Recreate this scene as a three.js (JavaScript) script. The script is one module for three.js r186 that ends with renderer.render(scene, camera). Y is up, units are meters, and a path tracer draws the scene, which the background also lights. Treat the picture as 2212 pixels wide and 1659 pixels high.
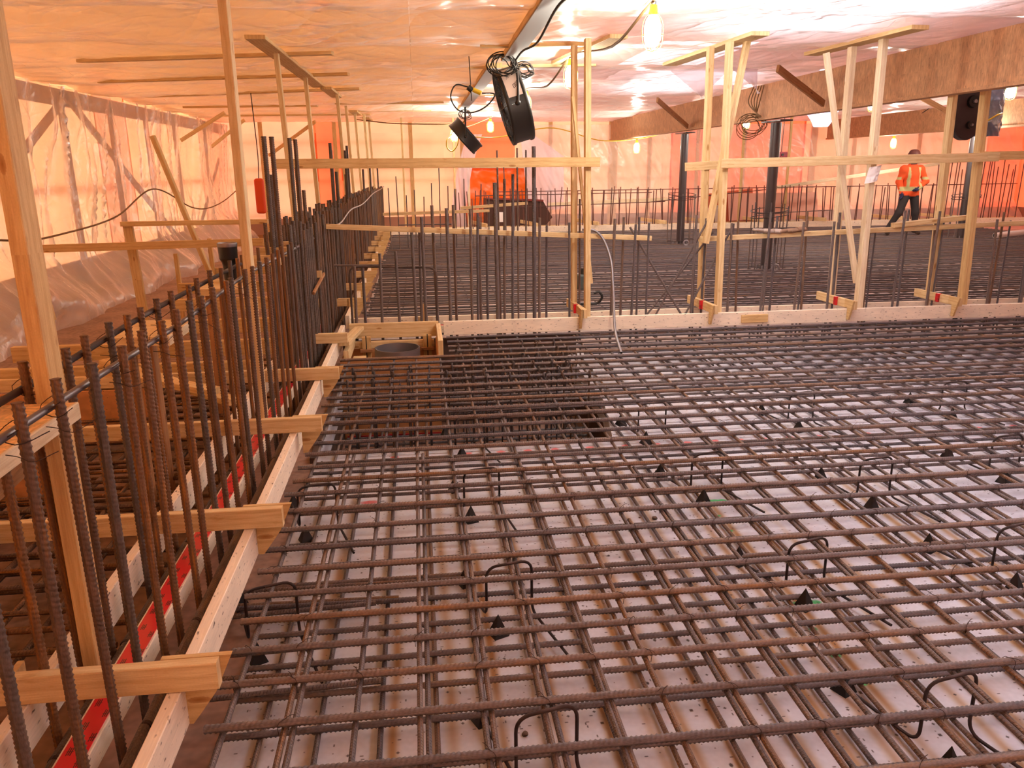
import * as THREE from 'three';
import { mergeGeometries } from 'three/addons/utils/BufferGeometryUtils.js';
import { ImprovedNoise } from 'three/addons/math/ImprovedNoise.js';
import { MarchingCubes } from 'three/addons/objects/MarchingCubes.js';
import { RoundedBoxGeometry } from 'three/addons/geometries/RoundedBoxGeometry.js';

// ---------------------------------------------------------------- camera, sky, exposure
const scene = new THREE.Scene();
const camera = new THREE.PerspectiveCamera(52.286, 2212 / 1659, 0.05, 200);
{
  const m = new THREE.Matrix4().makeBasis(
    new THREE.Vector3(0.99292743, -0.0093456, 0.11835449),
    new THREE.Vector3(0.04062467, 0.96346365, -0.26474031),
    new THREE.Vector3(-0.11155609, 0.26767603, 0.95702914));
  camera.quaternion.setFromRotationMatrix(m);
  camera.position.set(0, 1.64, 0);                 // y = 0 is the top of the reinforcing mat
}
scene.background = new THREE.Color().setRGB(8.4, 8.9, 10.2);   // bright overcast sky outside the shelter
const renderer = new THREE.WebGLRenderer({ antialias: true });
renderer.toneMapping = THREE.LinearToneMapping;
renderer.toneMappingExposure = 1.0;
renderer.shadowMap.enabled = true;
const BULB = 8;                                   // candela-like strength of one string lamp

// ---------------------------------------------------------------- helpers
const V = (x, y, z) => new THREE.Vector3(x, y, z);
let seed = 12345;
const rnd = () => { seed = (seed * 1664525 + 1013904223) >>> 0; return seed / 4294967296; };
const rr = (a, b) => a + (b - a) * rnd();
const PN = new ImprovedNoise();
const fbm = (x, y, z, o = 4) => { let s = 0, a = 1, t = 0; for (let i = 0; i < o; i++) { s += a * PN.noise(x, y, z); t += a; a *= 0.5; x *= 2.03; y *= 2.03; z += 7.1; } return s / t; };
const lerp = (a, b, t) => a + (b - a) * t, cl = (v, a = 0, b = 1) => Math.min(b, Math.max(a, v));
const sstep = (a, b, v) => { const t = cl((v - a) / (b - a)); return t * t * (3 - 2 * t); };
const names = {};
const numbered = (n) => { const k = names[n] = (names[n] ?? -1) + 1; return k ? n + '_' + String(k).padStart(3, '0') : n; };
const tag = (o, label, category, group, kind) => { if (label) o.userData.label = label; if (category) o.userData.category = category; if (group) o.userData.group = group; if (kind) o.userData.kind = kind; return o; };
function mesh(name, geo, mat, parent) {
  const o = new THREE.Mesh(geo, mat); o.castShadow = o.receiveShadow = true;
  if (parent) { o.name = name; parent.add(o); } else { o.name = numbered(name); scene.add(o); }
  return o;
}
function thing(name, pos, label, category, group) {
  const g = new THREE.Group(); g.name = numbered(name); g.position.copy(pos); scene.add(g);
  return tag(g, label, category, group);
}
function struct(name, geo, mat) { const o = new THREE.Mesh(geo, mat); o.name = name; o.castShadow = o.receiveShadow = true; o.userData.kind = 'structure'; scene.add(o); return o; }
const place = (o, q) => { if (o.parent && o.parent !== scene) o.position.sub(o.parent.position); return o; };   // children of unrotated groups, given in world metres

function dataTex(w, h, fn, srgb = true) {
  const d = new Uint8Array(w * h * 4), c = [0, 0, 0];
  for (let y = 0; y < h; y++) for (let x = 0; x < w; x++) {
    fn(x, y, c); const i = (y * w + x) * 4;
    d[i] = cl(c[0], 0, 255); d[i + 1] = cl(c[1], 0, 255); d[i + 2] = cl(c[2], 0, 255); d[i + 3] = 255;
  }
  const t = new THREE.DataTexture(d, w, h, THREE.RGBAFormat);
  t.wrapS = t.wrapT = THREE.RepeatWrapping; t.magFilter = THREE.LinearFilter; t.minFilter = THREE.LinearMipmapLinearFilter; t.generateMipmaps = true;
  if (srgb) t.colorSpace = THREE.SRGBColorSpace;
  t.needsUpdate = true; return t;
}
const rep = (t, a, b) => { const c = t.clone(); c.repeat.set(a, b); c.needsUpdate = true; return c; };

// ---------------------------------------------------------------- materials
// lumber: u runs along the grain, one repeat = 2 m x 0.5 m
function woodTex(sd, base, dark, knots) {
  const K = []; let s2 = seed; seed = 777 + sd * 31; for (let i = 0; i < knots; i++) K.push([rnd() * 1024, rnd() * 256, rr(2.5, 6)]); seed = s2;
  return dataTex(1024, 256, (x, y, c) => {
    let yy = y, ring = 0;
    for (const [kx, ky, kr] of K) { const dx = (x - kx) / 3.2, dy = y - ky, d = Math.hypot(dx, dy); yy += dy / (d + 1) * 9 * Math.exp(-d / 14); if (d < kr) ring = Math.max(ring, 1 - d / kr * 0.45); }
    const wob = fbm(x * 0.004, yy * 0.02, sd, 3) * 16;
    const g = 0.5 + 0.5 * Math.sin((yy + wob) * 0.33), f = fbm(x * 0.02, yy * 0.45, sd + 9, 2), b = fbm(x * 0.006, y * 0.012, sd + 20, 3);
    let t = cl(0.16 * g * g + 0.30 * f + 0.16 + 0.22 * b); const st = fbm(x * 0.016, y * 0.05, sd + 40, 4); if (st > 0.3) t += (st - 0.3) * 1.5;
    t = cl(Math.max(t, ring)); const gr = 1 + 0.05 * fbm(x * 0.3, y * 0.6, sd + 60, 2);
    for (let k = 0; k < 3; k++) c[k] = lerp(base[k], dark[k], t) * gr;
  });
}
const std = (o) => new THREE.MeshStandardMaterial(o), phys = (o) => new THREE.MeshPhysicalMaterial(o);
const sR = (r, g, b) => new THREE.Color().setRGB(r / 255, g / 255, b / 255, THREE.SRGBColorSpace);
const woodM = [[0, [232, 208, 160], [166, 116, 62], 5], [1, [224, 194, 138], [154, 102, 50], 7], [2, [236, 220, 188], [180, 140, 96], 3]]
  .map(([s, b, d, k]) => { const t = rep(woodTex(s, b, d, k), 0.5, 2); return std({ map: t, bumpMap: t, bumpScale: 0.0006, roughness: 0.72 }); });
const [woodA, woodB, woodC] = woodM;
const darkWood = (() => { const t = rep(woodTex(5, [176, 128, 84], [104, 62, 34], 6), 0.5, 2); return std({ map: t, roughness: 0.8 }); })();
const whiteWood = (() => { // form boards with a worn pale face, scuffs and dirt
  const t = rep(dataTex(1024, 256, (x, y, c) => {
    const f = fbm(x * 0.02, y * 0.4, 3, 2), b = fbm(x * 0.008, y * 0.02, 8, 4), s = fbm(x * 0.05, y * 0.12, 14, 4), m = s > 0.27 ? cl((s - 0.27) * 4.5) : 0, w = 1 + 0.07 * f + 0.09 * b;
    c[0] = lerp(236, 92, m) * w; c[1] = lerp(220, 76, m) * w; c[2] = lerp(198, 62, m) * w;
  }), 0.5, 2); return std({ map: t, roughness: 0.75 });
})();
const osbM = (() => { // strand board: short flakes standing mostly across the beam
  const t = rep(dataTex(1024, 512, (x, y, c) => {
    const a = fbm(x * 0.09, y * 0.016, 2, 3), b = fbm(x * 0.16, y * 0.03, 12, 2), e = fbm(x * 0.012, y * 0.012, 22, 3), k = fbm(x * 0.2, y * 0.06, 31, 2);
    let w = 1 + 0.20 * a + 0.14 * b + 0.16 * e; if (k > 0.42) w *= 0.72;
    c[0] = 184 * w; c[1] = 138 * w; c[2] = 98 * w;
  }), 0.5, 1); return std({ map: t, bumpMap: t, bumpScale: 0.001, roughness: 0.75 });
})();
const osbFlat = (() => {
  const t = rep(dataTex(512, 512, (x, y, c) => {
    const q = fbm(x * 0.03, y * 0.03, 71, 2) > 0 ? 1 : 0, a = q ? fbm(x * 0.03, y * 0.15, 72, 3) : fbm(x * 0.15, y * 0.04, 75, 3), k = fbm(x * 0.12, y * 0.12, 77, 2), w = 1 + 0.32 * a - (k > 0.4 ? 0.2 : 0);
    c[0] = 222 * w; c[1] = 174 * w; c[2] = 112 * w;
  }), 1, 1); return std({ map: t, roughness: 0.7 });
})();
const plyM = (() => {
  const t = rep(dataTex(512, 512, (x, y, c) => {
    const a = fbm(x * 0.006, y * 0.05, 4, 4), b = fbm(x * 0.02, y * 0.02, 9, 4), s = fbm(x * 0.09, y * 0.09, 19, 2), w = 1 + 0.12 * a + 0.16 * b - (s > 0.5 ? 0.35 : 0);
    c[0] = 196 * w; c[1] = 138 * w; c[2] = 88 * w;
  }), 1, 1); return std({ map: t, roughness: 0.7 });
})();
// reinforcing steel
const rebarBump = rep(dataTex(64, 128, (x, y, c) => {
  const u = x / 64, v = y / 128, side = Math.abs(((u * 2) % 1) - 0.5) * 2, ph = (v * 8 + u * 1.6) % 1, r = Math.pow(Math.max(0, Math.cos((ph - 0.5) * Math.PI * 2)), 3), seam = side > 0.9 ? 0.8 : 0;
  c[0] = c[1] = c[2] = 255 * Math.max(r * sstep(0.95, 0.75, side), seam);
}, false), 1, 10);
const rebarTex = (sd, a, b, y) => rep(dataTex(128, 1024, (x, yy, c) => {
  const n = fbm(x * 0.06, yy * 0.012, sd, 4) + 0.5, f = fbm(x * 0.25, yy * 0.11, sd + 5, 2), t = cl(n), w = 1 + 0.28 * f, o = y ? sstep(0.1, 0.3, fbm(x * 0.045, yy * 0.004, sd + 11, 3)) * y : 0;
  c[0] = lerp(lerp(a[0], b[0], t), 164, o) * w; c[1] = lerp(lerp(a[1], b[1], t), 104, o) * w; c[2] = lerp(lerp(a[2], b[2], t), 36, o) * w;
}), 1, 0.8);
const rebarBase = [
  rebarTex(1, [90, 82, 83], [122, 108, 105], 0.1), rebarTex(2, [96, 84, 81], [130, 110, 102], 0.22),
  rebarTex(3, [80, 74, 78], [112, 102, 104], 0.04), rebarTex(4, [104, 84, 72], [134, 106, 88], 0.5)];
const rebarS = rebarBase.map((t) => std({ map: t, roughness: 0.6, metalness: 0.15 }));                                           // for bars with modelled ribs
const rebarM = rebarBase.map((t) => std({ map: t, bumpMap: rebarBump, bumpScale: 0.0022, roughness: 0.6, metalness: 0.15 }));     // ribs as fine relief
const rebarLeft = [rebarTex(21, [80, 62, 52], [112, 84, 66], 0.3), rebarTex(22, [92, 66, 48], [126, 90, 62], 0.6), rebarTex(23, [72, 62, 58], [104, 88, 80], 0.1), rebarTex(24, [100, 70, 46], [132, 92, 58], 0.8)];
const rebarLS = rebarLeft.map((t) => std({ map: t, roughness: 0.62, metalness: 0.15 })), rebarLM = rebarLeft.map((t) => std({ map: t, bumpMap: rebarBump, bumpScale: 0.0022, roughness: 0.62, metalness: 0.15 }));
const rebarDark = std({ color: sR(74, 60, 58), bumpMap: rebarBump, bumpScale: 0.002, roughness: 0.6, metalness: 0.4 });
const wireM = std({ color: sR(66, 48, 42), roughness: 0.6, metalness: 0.5 });
const galvM = std({ color: sR(196, 196, 194), roughness: 0.6, metalness: 0.1 });
const steelGrey = std({ color: sR(138, 134, 138), roughness: 0.45, metalness: 0.7 });
const railSteel = std({ color: sR(104, 96, 100), roughness: 0.42, metalness: 0.55 });
const blackPlastic = phys({ color: sR(26, 24, 24), roughness: 0.5, clearcoat: 0.15 });
const blackMetal = std({ color: sR(34, 30, 30), roughness: 0.45, metalness: 0.3 });
const columnM = phys({ color: sR(62, 54, 56), roughness: 0.42, metalness: 0.25, clearcoat: 0.5, clearcoatRoughness: 0.25 });
const cordBlack = std({ color: sR(40, 34, 30), roughness: 0.7 }), cordYellow = std({ color: sR(214, 180, 40), roughness: 0.6 }), cordBrown = std({ color: sR(110, 80, 44), roughness: 0.7 });
const redM = std({ color: sR(170, 24, 30), roughness: 0.5 });
const paper = std({ color: sR(240, 232, 230), roughness: 0.8, side: THREE.DoubleSide });
// shelter fabrics: daylight passes through the tarpaulins, clear film hangs inside
const weave = (sd, base, var_, bands) => rep(dataTex(512, 512, (x, y, c) => {
  const b = fbm(x * 0.008, y * 0.008, sd, 4), f = 0.03 * Math.sin(x * 1.2) * Math.sin(y * 1.2), w = 1 + var_ * b + f;
  for (let k = 0; k < 3; k++) c[k] = base[k] * w;
}), 0.35, 0.35);
const tarp = (sd, base, through) => phys({ map: weave(sd, base, 0.10), roughness: 1, transmission: through, thickness: 0, side: THREE.DoubleSide, specularIntensity: 0.3 });
const tarpPale = tarp(1, [255, 186, 138], 0.092), tarpLeft = tarp(8, [255, 190, 126], 0.12), tarpWarm = tarp(2, [255, 162, 108], 0.115), tarpDeep = tarp(3, [246, 118, 70], 0.125), tarpRoof = tarp(4, [255, 194, 114], 0.1), tarpWhite = tarp(6, [248, 196, 180], 0.05);
const creaseBump = (sd, k) => dataTex(1024, 1024, (x, y, c) => {
  let h = 0; for (let i = 0; i < 3; i++) { const a = sd + i * 1.3 + 0.6, s = 0.006 * (1 + i), u = (x * Math.cos(a) + y * Math.sin(a)) * s, v = (-x * Math.sin(a) + y * Math.cos(a)) * s * 0.22; h += Math.pow(1 - Math.abs(fbm(u, v, sd + i * 5, 3)) * 1.6, 4) / (1 + i); }
  const f = fbm(x * 0.012, y * 0.012, sd + 30, 2); c[0] = c[1] = c[2] = 255 * cl(0.28 * h * k + 0.2 + 0.2 * f);
}, false);
const cb1 = creaseBump(2, 1), cb2 = creaseBump(7, 1);
const ceilFilm = phys({ color: sR(248, 234, 228), roughness: 0.42, transmission: 0.5, thickness: 0, side: THREE.DoubleSide, bumpMap: rep(cb1, 0.22, 0.22), bumpScale: 0.055, ior: 1.5 });
ceilFilm.roughness = 0.85; ceilFilm.clearcoat = 0.9; ceilFilm.clearcoatRoughness = 0.16;
const clearFilm = phys({ color: sR(255, 248, 244), roughness: 0.28, transmission: 0.72, thickness: 0, side: THREE.DoubleSide, bumpMap: rep(cb2, 0.7, 0.7), bumpScale: 0.014, ior: 1.5 });
const milkFilm = phys({ color: sR(236, 226, 236), roughness: 0.55, transmission: 0.55, thickness: 0, side: THREE.DoubleSide });

// ---------------------------------------------------------------- geometry helpers
// chamfered plank: length L along x, b along y, a along z, uv in metres along the grain
function plankGeo(L, a, b, c = 0.003) {
  c = Math.min(c, a * 0.3, b * 0.3);
  const ha = a / 2, hb = b / 2, hl = L / 2;
  const prof = [[-hb + c, -ha], [hb - c, -ha], [hb, -ha + c], [hb, ha - c], [hb - c, ha], [-hb + c, ha], [-hb, ha - c], [-hb, -ha + c]];
  const P = [], N = [], U = [], u0 = rnd() * 4, v0 = rnd() * 2; let v = 0;
  for (let i = 0; i < 8; i++) {
    const p = prof[i], q = prof[(i + 1) % 8], ny = (q[1] - p[1]), nz = -(q[0] - p[0]), l = Math.hypot(ny, nz), w = v + l;
    const A = [-hl, p[0], p[1]], B = [hl, p[0], p[1]], C = [hl, q[0], q[1]], D = [-hl, q[0], q[1]];
    for (const [pt, uu, vv] of [[A, 0, v], [C, L, w], [B, L, v], [A, 0, v], [D, 0, w], [C, L, w]]) { P.push(...pt); N.push(0, ny / l, nz / l); U.push(u0 + uu, v0 + vv); }
    v = w;
  }
  for (const s of [-1, 1]) for (let i = 1; i < 7; i++) {
    const t = s > 0 ? [prof[0], prof[i], prof[i + 1]] : [prof[0], prof[i + 1], prof[i]];
    for (const q of t) { P.push(s * hl, q[0], q[1]); N.push(s, 0, 0); U.push(u0 + q[0] * 0.4, v0 + q[1]); }
  }
  const g = new THREE.BufferGeometry();
  g.setAttribute('position', new THREE.Float32BufferAttribute(P, 3)); g.setAttribute('normal', new THREE.Float32BufferAttribute(N, 3)); g.setAttribute('uv', new THREE.Float32BufferAttribute(U, 2));
  return g;
}
// board between two points; a = size along "side" (horizontal, or hint), b = size along the other
function orient(o, p1, p2, hint) {
  const d = p2.clone().sub(p1).normalize(); let up = (hint ?? (Math.abs(d.y) > 0.9 ? V(1, 0, 0) : V(0, 1, 0))).clone();
  up.sub(d.clone().multiplyScalar(up.dot(d))).normalize(); const s = d.clone().cross(up);
  o.quaternion.setFromRotationMatrix(new THREE.Matrix4().makeBasis(d, up, s));
  o.position.copy(p1).add(p2).multiplyScalar(0.5);
}
// b is the size along the hint direction (up for level boards, +x for posts), a along the third
function board(name, p1, p2, b, a, mat, parent, hint) {
  const o = mesh(name, plankGeo(p1.distanceTo(p2), a, b), mat, parent); orient(o, p1, p2, hint);
  if (parent) o.position.sub(parent.position); return o;
}
const cyl = {};
function barGeo(L, r, seg) {
  const k = L.toFixed(2) + '|' + r + '|' + seg; if (cyl[k]) return cyl[k];
  const g = new THREE.CylinderGeometry(r, r, L, seg, 1), uv = g.attributes.uv; for (let i = 0; i < uv.count; i++) uv.setY(i, uv.getY(i) * L);
  return cyl[k] = g;
}
function ribGeo(L, r, seg = 10, pitch = 0.0155, h = 0.0032) {
  const k = 'rib' + L.toFixed(2) + '|' + r + '|' + seg; if (cyl[k]) return cyl[k];
  const n = Math.round(L / pitch) * 3, P = [], U = [], I = [];
  for (let i = 0; i <= n; i++) for (let j = 0; j <= seg; j++) {
    const u = j / seg, th = u * Math.PI * 2, y = i / n * L, side = Math.abs(((u * 2) % 1) - 0.5) * 2;
    const ph = (y / pitch + u * 1.6) % 1, rib = Math.max(0, Math.cos((ph - 0.5) * Math.PI * 2)) * (side > 0.95 ? 0.2 : 1), R = r + h * Math.pow(rib, 1.5) + (side > 0.95 ? 0.001 : 0);
    P.push(R * Math.sin(th), y - L / 2, R * Math.cos(th)); U.push(u, y);
  }
  for (let i = 0; i < n; i++) for (let j = 0; j < seg; j++) { const a = i * (seg + 1) + j, b = a + seg + 1; I.push(a, a + 1, b, b, a + 1, b + 1); }
  const c0 = P.length / 3; for (const y of [-L / 2, L / 2]) { const s = P.length / 3; P.push(0, y, 0); U.push(0, 0); for (let j = 0; j <= seg; j++) { const th = j / seg * Math.PI * 2; P.push(r * Math.sin(th), y, r * Math.cos(th)); U.push(j / seg, 0); } for (let j = 0; j < seg; j++) y > 0 ? I.push(s, s + 1 + j, s + 2 + j) : I.push(s, s + 2 + j, s + 1 + j); }
  const g = new THREE.BufferGeometry(); g.setAttribute('position', new THREE.Float32BufferAttribute(P, 3)); g.setAttribute('uv', new THREE.Float32BufferAttribute(U, 2)); g.setIndex(I); g.computeVertexNormals();
  return cyl[k] = g;
}
const Y = V(0, 1, 0);
function bar(name, p1, p2, r, mat, parent, ribs = false, seg = 8) {
  const L = p1.distanceTo(p2), o = mesh(name, ribs ? ribGeo(L, r, ribs === true ? 10 : ribs) : barGeo(L, r, seg), mat, parent);
  o.quaternion.setFromUnitVectors(Y, p2.clone().sub(p1).normalize()); o.position.copy(p1).add(p2).multiplyScalar(0.5);
  if (parent) o.position.sub(parent.position); return o;
}
function tubeGeo(pts, r, seg = 40, rad = 7, closed = false) { return new THREE.TubeGeometry(new THREE.CatmullRomCurve3(pts.map((p) => Array.isArray(p) ? V(...p) : p), closed, 'centripetal'), seg, r, rad, closed); }
function tube(name, pts, r, mat, parent, seg, rad) { const o = mesh(name, tubeGeo(pts, r, seg, rad), mat, parent); if (parent) o.position.sub(parent.position); return o; }
// a polyline of straight runs with rounded corners (bent bar)
function bentGeo(pts, r, rad = 0.04, seg = 8) {
  const path = new THREE.CurvePath(), p = pts.map((q) => V(...q)); let cur = p[0];
  for (let i = 1; i < p.length - 1; i++) {
    const a = p[i].clone().add(p[i - 1].clone().sub(p[i]).setLength(Math.min(rad, p[i].distanceTo(p[i - 1]) * 0.49))), b = p[i].clone().add(p[i + 1].clone().sub(p[i]).setLength(Math.min(rad, p[i].distanceTo(p[i + 1]) * 0.49)));
    path.add(new THREE.LineCurve3(cur, a)); path.add(new THREE.QuadraticBezierCurve3(a, p[i], b)); cur = b;
  }
  path.add(new THREE.LineCurve3(cur, p[p.length - 1]));
  return new THREE.TubeGeometry(path, 14 * p.length, r, seg, false);
}
function gridGeo(nu, nv, fn) {   // fn(u, v) -> [x, y, z, texU, texV]
  const P = [], U = [], I = [];
  for (let j = 0; j <= nv; j++) for (let i = 0; i <= nu; i++) { const q = fn(i / nu, j / nv); P.push(q[0], q[1], q[2]); U.push(q[3], q[4]); }
  for (let j = 0; j < nv; j++) for (let i = 0; i < nu; i++) { const a = j * (nu + 1) + i, b = a + nu + 1; I.push(a, a + 1, b, b, a + 1, b + 1); }
  const g = new THREE.BufferGeometry(); g.setAttribute('position', new THREE.Float32BufferAttribute(P, 3)); g.setAttribute('uv', new THREE.Float32BufferAttribute(U, 2)); g.setIndex(I); g.computeVertexNormals(); return g;
}
function boxUV(w, h, d) { const g = new THREE.BoxGeometry(w, h, d), p = g.attributes.position, n = g.attributes.normal, uv = g.attributes.uv; for (let i = 0; i < p.count; i++) Math.abs(n.getY(i)) > 0.5 ? uv.setXY(i, p.getX(i), p.getZ(i)) : Math.abs(n.getX(i)) > 0.5 ? uv.setXY(i, p.getZ(i), p.getY(i)) : uv.setXY(i, p.getX(i), p.getY(i)); return g; }
function prism(pts, depth) { // polygon in the xy plane, given thickness along z, centred
  const s = new THREE.Shape(pts.map((p) => new THREE.Vector2(...p))), g = new THREE.ExtrudeGeometry(s, { depth, bevelEnabled: false }); g.translate(0, 0, -depth / 2); return g;
}
//==BODY==
// ---------------------------------------------------------------- the setting: slab, pit, shelter walls, roof
const SLAB = -0.27;
{
  const streaks = [-0.62, -0.45, -0.16, 0.05, 0.22, 0.42, 0.6, 0.74, 0.86, 0.98, 1.1, 1.23, 1.36, 1.5, 1.63, 1.77, 1.9, 2.04, 2.2, 2.37, 2.55, 2.75].map((x) => [x, rr(0.015, 0.023), rr(0.8, 1.15), rr(3.2, 5.2), rnd() * 50]);
  const specks = []; for (let i = 0; i < 15000; i++) specks.push([rr(-1, 7), rr(1, 7.9), rr(0.0012, 0.0048), rnd()]);
  const N = 2048, S = N / 8, spot = new Float32Array(N * N);
  for (const [x, z, r, k] of specks) { const cx = (x + 1) * S, cz = z * S, R = Math.max(0.9, r * S * (k > 0.95 ? 2 : 1)), ex = 0.6 + k; for (let j = -5; j <= 5; j++) for (let i = -5; i <= 5; i++) { const X = Math.round(cx + i), Z = Math.round(cz + j); if (X >= 0 && Z >= 0 && X < N && Z < N && Math.hypot(i * ex, j) < R) spot[Z * N + X] = 1; } }
  const marks = [ // paint: x, -z, half width, half length, colour
    [1.68, 2.96, 0.075, 0.02, 'g'], [1.6, 2.57, 0.022, 0.018, 'g'], [1.6, 2.76, 0.02, 0.014, 'g'], [1.68, 4.09, 0.07, 0.02, 'g'], [1.61, 3.89, 0.02, 0.014, 'g'], [1.61, 3.7, 0.02, 0.014, 'g'], [1.61, 2.39, 0.02, 0.015, 'g'], [0.3, 4.05, 0.05, 0.02, 'g']];
  for (const x of [-0.22, 0.28, 0.51, 0.7, 0.89, 1.14, 1.4, 1.62, 1.85, 2.06, 2.24, 2.42, 2.62, 2.83, 3.03, 3.21, 3.39, 3.62, 3.85, 4.1, 4.38, 4.7]) marks.push([x, 5.09, 0.03, 0.022, 'r']);
  marks.push([1.88, 5.88, 0.2, 0.03, 'r'], [-0.35, 4.35, 0.05, 0.03, 'r']);
  const slabTex = dataTex(N, N, (px, py, c) => {
    const x = px / S - 1, z = py / S;
    const b = fbm(x * 0.9, z * 0.9, 1, 4), f = PN.noise(px * 0.21, py * 0.21, 4), g = fbm(x * 3.1, z * 3.1, 9, 2);
    let R = 204 + 20 * b + 8 * f, G = 204 + 20 * b + 8 * f, B = 214 + 18 * b + 8 * f, rust = 0;
    for (const [sx, w, k, end, ph] of streaks) { const d = Math.abs(x - sx - 0.012 * PN.noise(z * 2, ph, 0)); if (d < w * 3) rust += k * Math.exp(-d * d / (w * w)) * cl(0.75 + 0.8 * PN.noise(z * 2.6, ph, 3)) * sstep(end + 0.7, end - 0.7, z + 0.5 * PN.noise(ph, z, 1)); }
    rust = cl(rust * 0.95 + cl(g - 0.22) * 0.45);
    R = lerp(R, 160, rust); G = lerp(G, 116, rust); B = lerp(B, 70, rust);
    for (const [mx, mz, hw, hl, col] of marks) { const dx = Math.abs(x - mx), dz = Math.abs(z - mz); if (dx < hw * 1.4 && dz < hl * 1.8) { const a = sstep(1.25, 0.6, Math.hypot(dx / hw, dz / hl) + 0.35 * PN.noise(px * 0.16, py * 0.16, 2)) * 0.85; if (col === 'g') { R = lerp(R, 60, a); G = lerp(G, 178, a); B = lerp(B, 92, a); } else { R = lerp(R, 222, a * 0.75); G = lerp(G, 66, a * 0.75); B = lerp(B, 62, a * 0.75); } } }
    if (spot[py * N + px]) { R = lerp(R, 62, 0.85); G = lerp(G, 50, 0.85); B = lerp(B, 48, 0.85); }
    c[0] = R; c[1] = G; c[2] = B;
  });
  slabTex.repeat.set(1 / 8, 1 / 8); slabTex.offset.set(1 / 8, 0);
  const near = new THREE.Shape([[-0.75, -3], [12, -3], [12, 7.95], [-0.75, 7.95]].map((p) => new THREE.Vector2(...p)));
  near.holes.push(new THREE.Path([[-0.74, 5.28], [1.35, 5.28], [1.5, 6.2], [1.5, 7.9], [-0.74, 7.9]].map((p) => new THREE.Vector2(...p))));
  const ng = new THREE.ExtrudeGeometry(near, { depth: 0.2, bevelEnabled: false }); ng.rotateX(-Math.PI / 2); ng.translate(0, SLAB - 0.2, 0);
  const slabM = std({ map: slabTex, roughness: 0.85 });
  struct('floor', ng, slabM);
  const dirtAndDimTex = rep(dataTex(512, 512, (x, y, c) => { const b = fbm(x * 0.01, y * 0.01, 3, 5), f = fbm(x * 0.11, y * 0.11, 8, 2), w = 1 + 0.3 * b + 0.2 * f; c[0] = 152 * w; c[1] = 120 * w; c[2] = 104 * w; }), 0.4, 0.4);
  const dirt = std({ map: dirtAndDimTex, roughness: 0.9 });  // pit dirt; on the left strip this brown stands in for dim light
  const grey = std({ map: rep(dataTex(512, 512, (x, y, c) => { const b = fbm(x * 0.01, y * 0.01, 33, 5), f = fbm(x * 0.13, y * 0.13, 38, 2), w = 1 + 0.16 * b + 0.08 * f; c[0] = 198 * w; c[1] = 184 * w; c[2] = 180 * w; }), 0.4, 0.4), roughness: 0.9 });
  const put = (name, w, h, d, x, y, z, m) => { const o = struct(name, boxUV(w, h, d), m); o.position.set(x, y, z); return o; };
  put('floor_001', 19.9, 0.2, 16, 9.2, SLAB - 0.1, -15.95, grey);                 // slab beyond the cross kicker
  put('floor_002', 4.7, 0.2, 27, -3.1, SLAB - 0.12, -10.2, dirt);                  // strip beside the left kicker, concrete browned for its dim orange light
  put('floor_003', 2.6, 0.1, 3.1, 0.4, -0.83, -6.55, dirt);                        // bottom of the sump pit
  const pitShadeM = std({ color: sR(84, 62, 52), roughness: 0.95 });  // pit wall colour with the shade of the deep pit painted in
  const pw = struct('trim_1', boxUV(0.04, 0.5, 2.7), pitShadeM); pw.position.set(1.53, -0.55, -6.5);
  const pw2 = struct('trim_2', boxUV(2.3, 0.34, 0.04), dirt); pw2.position.set(0.4, -0.62, -5.26);
  const pw3 = struct('trim_3', boxUV(2.4, 0.8, 0.04), pitShadeM); pw3.position.set(0.4, -0.45, -7.9);  // raised dark panel standing in for shade under the kicker board
  const pw4 = struct('trim_4', boxUV(0.04, 0.6, 2.7), pitShadeM); pw4.position.set(-0.77, -0.55, -6.45);
  put('floor_004', 7.3, 0.2, 11, 15.6, SLAB - 0.1, -2.5, grey);
}
const ZB = -23.35, XL = -5.35, XR = 18.8, ZF = 3.0, CEIL = 2.9;
// walls of tarpaulin: each panel is a sheet lapped on studs
const kneeM = std({ color: sR(168, 128, 108), roughness: 0.9 });
function tarpWall(name, from, to, y1, cells, girts) {
  const w = struct(name, plankGeo(from.distanceTo(to), 0.09, 0.14), darkWood); orient(w, from.clone().setY(SLAB + 0.03), to.clone().setY(SLAB + 0.03));   // sole plate carries the wall
  w.updateMatrixWorld(); const inv = w.matrixWorld.clone().invert(), d = to.clone().sub(from), n = V(-d.z, 0, d.x).normalize(), L = d.length();
  const add = (nm, geo, mat) => { geo.applyMatrix4(inv); const o = new THREE.Mesh(geo, mat); o.name = nm; o.castShadow = o.receiveShadow = true; w.add(o); return o; };
  for (const [a, b, mat, yA = SLAB, yB = y1] of cells) {
    const p = from.clone().addScaledVector(d, (a < 0.01 ? -0.2 : a - 0.03) / L), q = from.clone().addScaledVector(d, (b > L - 0.05 ? L + 0.2 : b + 0.03) / L), ph = a * 3.1;
    add('tarp_panel', gridGeo(Math.max(4, Math.round((b - a) * 5)), 16, (u, v) => { const t = p.clone().lerp(q, u), y = lerp(yA, yB, v), k = 0.03 * Math.sin(u * Math.PI) * PN.noise(u * 3 + ph, v * 5, 2) - 0.015; return [t.x - n.x * (0.06 - k), y, t.z - n.z * (0.06 - k), u * (b - a), v * (yB - yA)]; }), mat);
  }
  const kn = boxUV(L + 0.3, 0.56, 0.05), kt = new THREE.Object3D(); kt.position.copy(from).addScaledVector(d, 0.5).addScaledVector(n, -0.02).setY(SLAB + 0.26); kt.rotation.y = -Math.atan2(d.z, d.x); kt.updateMatrix(); kn.applyMatrix4(kt.matrix); add('knee_panel', kn, kneeM);
  return { w, add, n, d, L, from };
}
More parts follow.
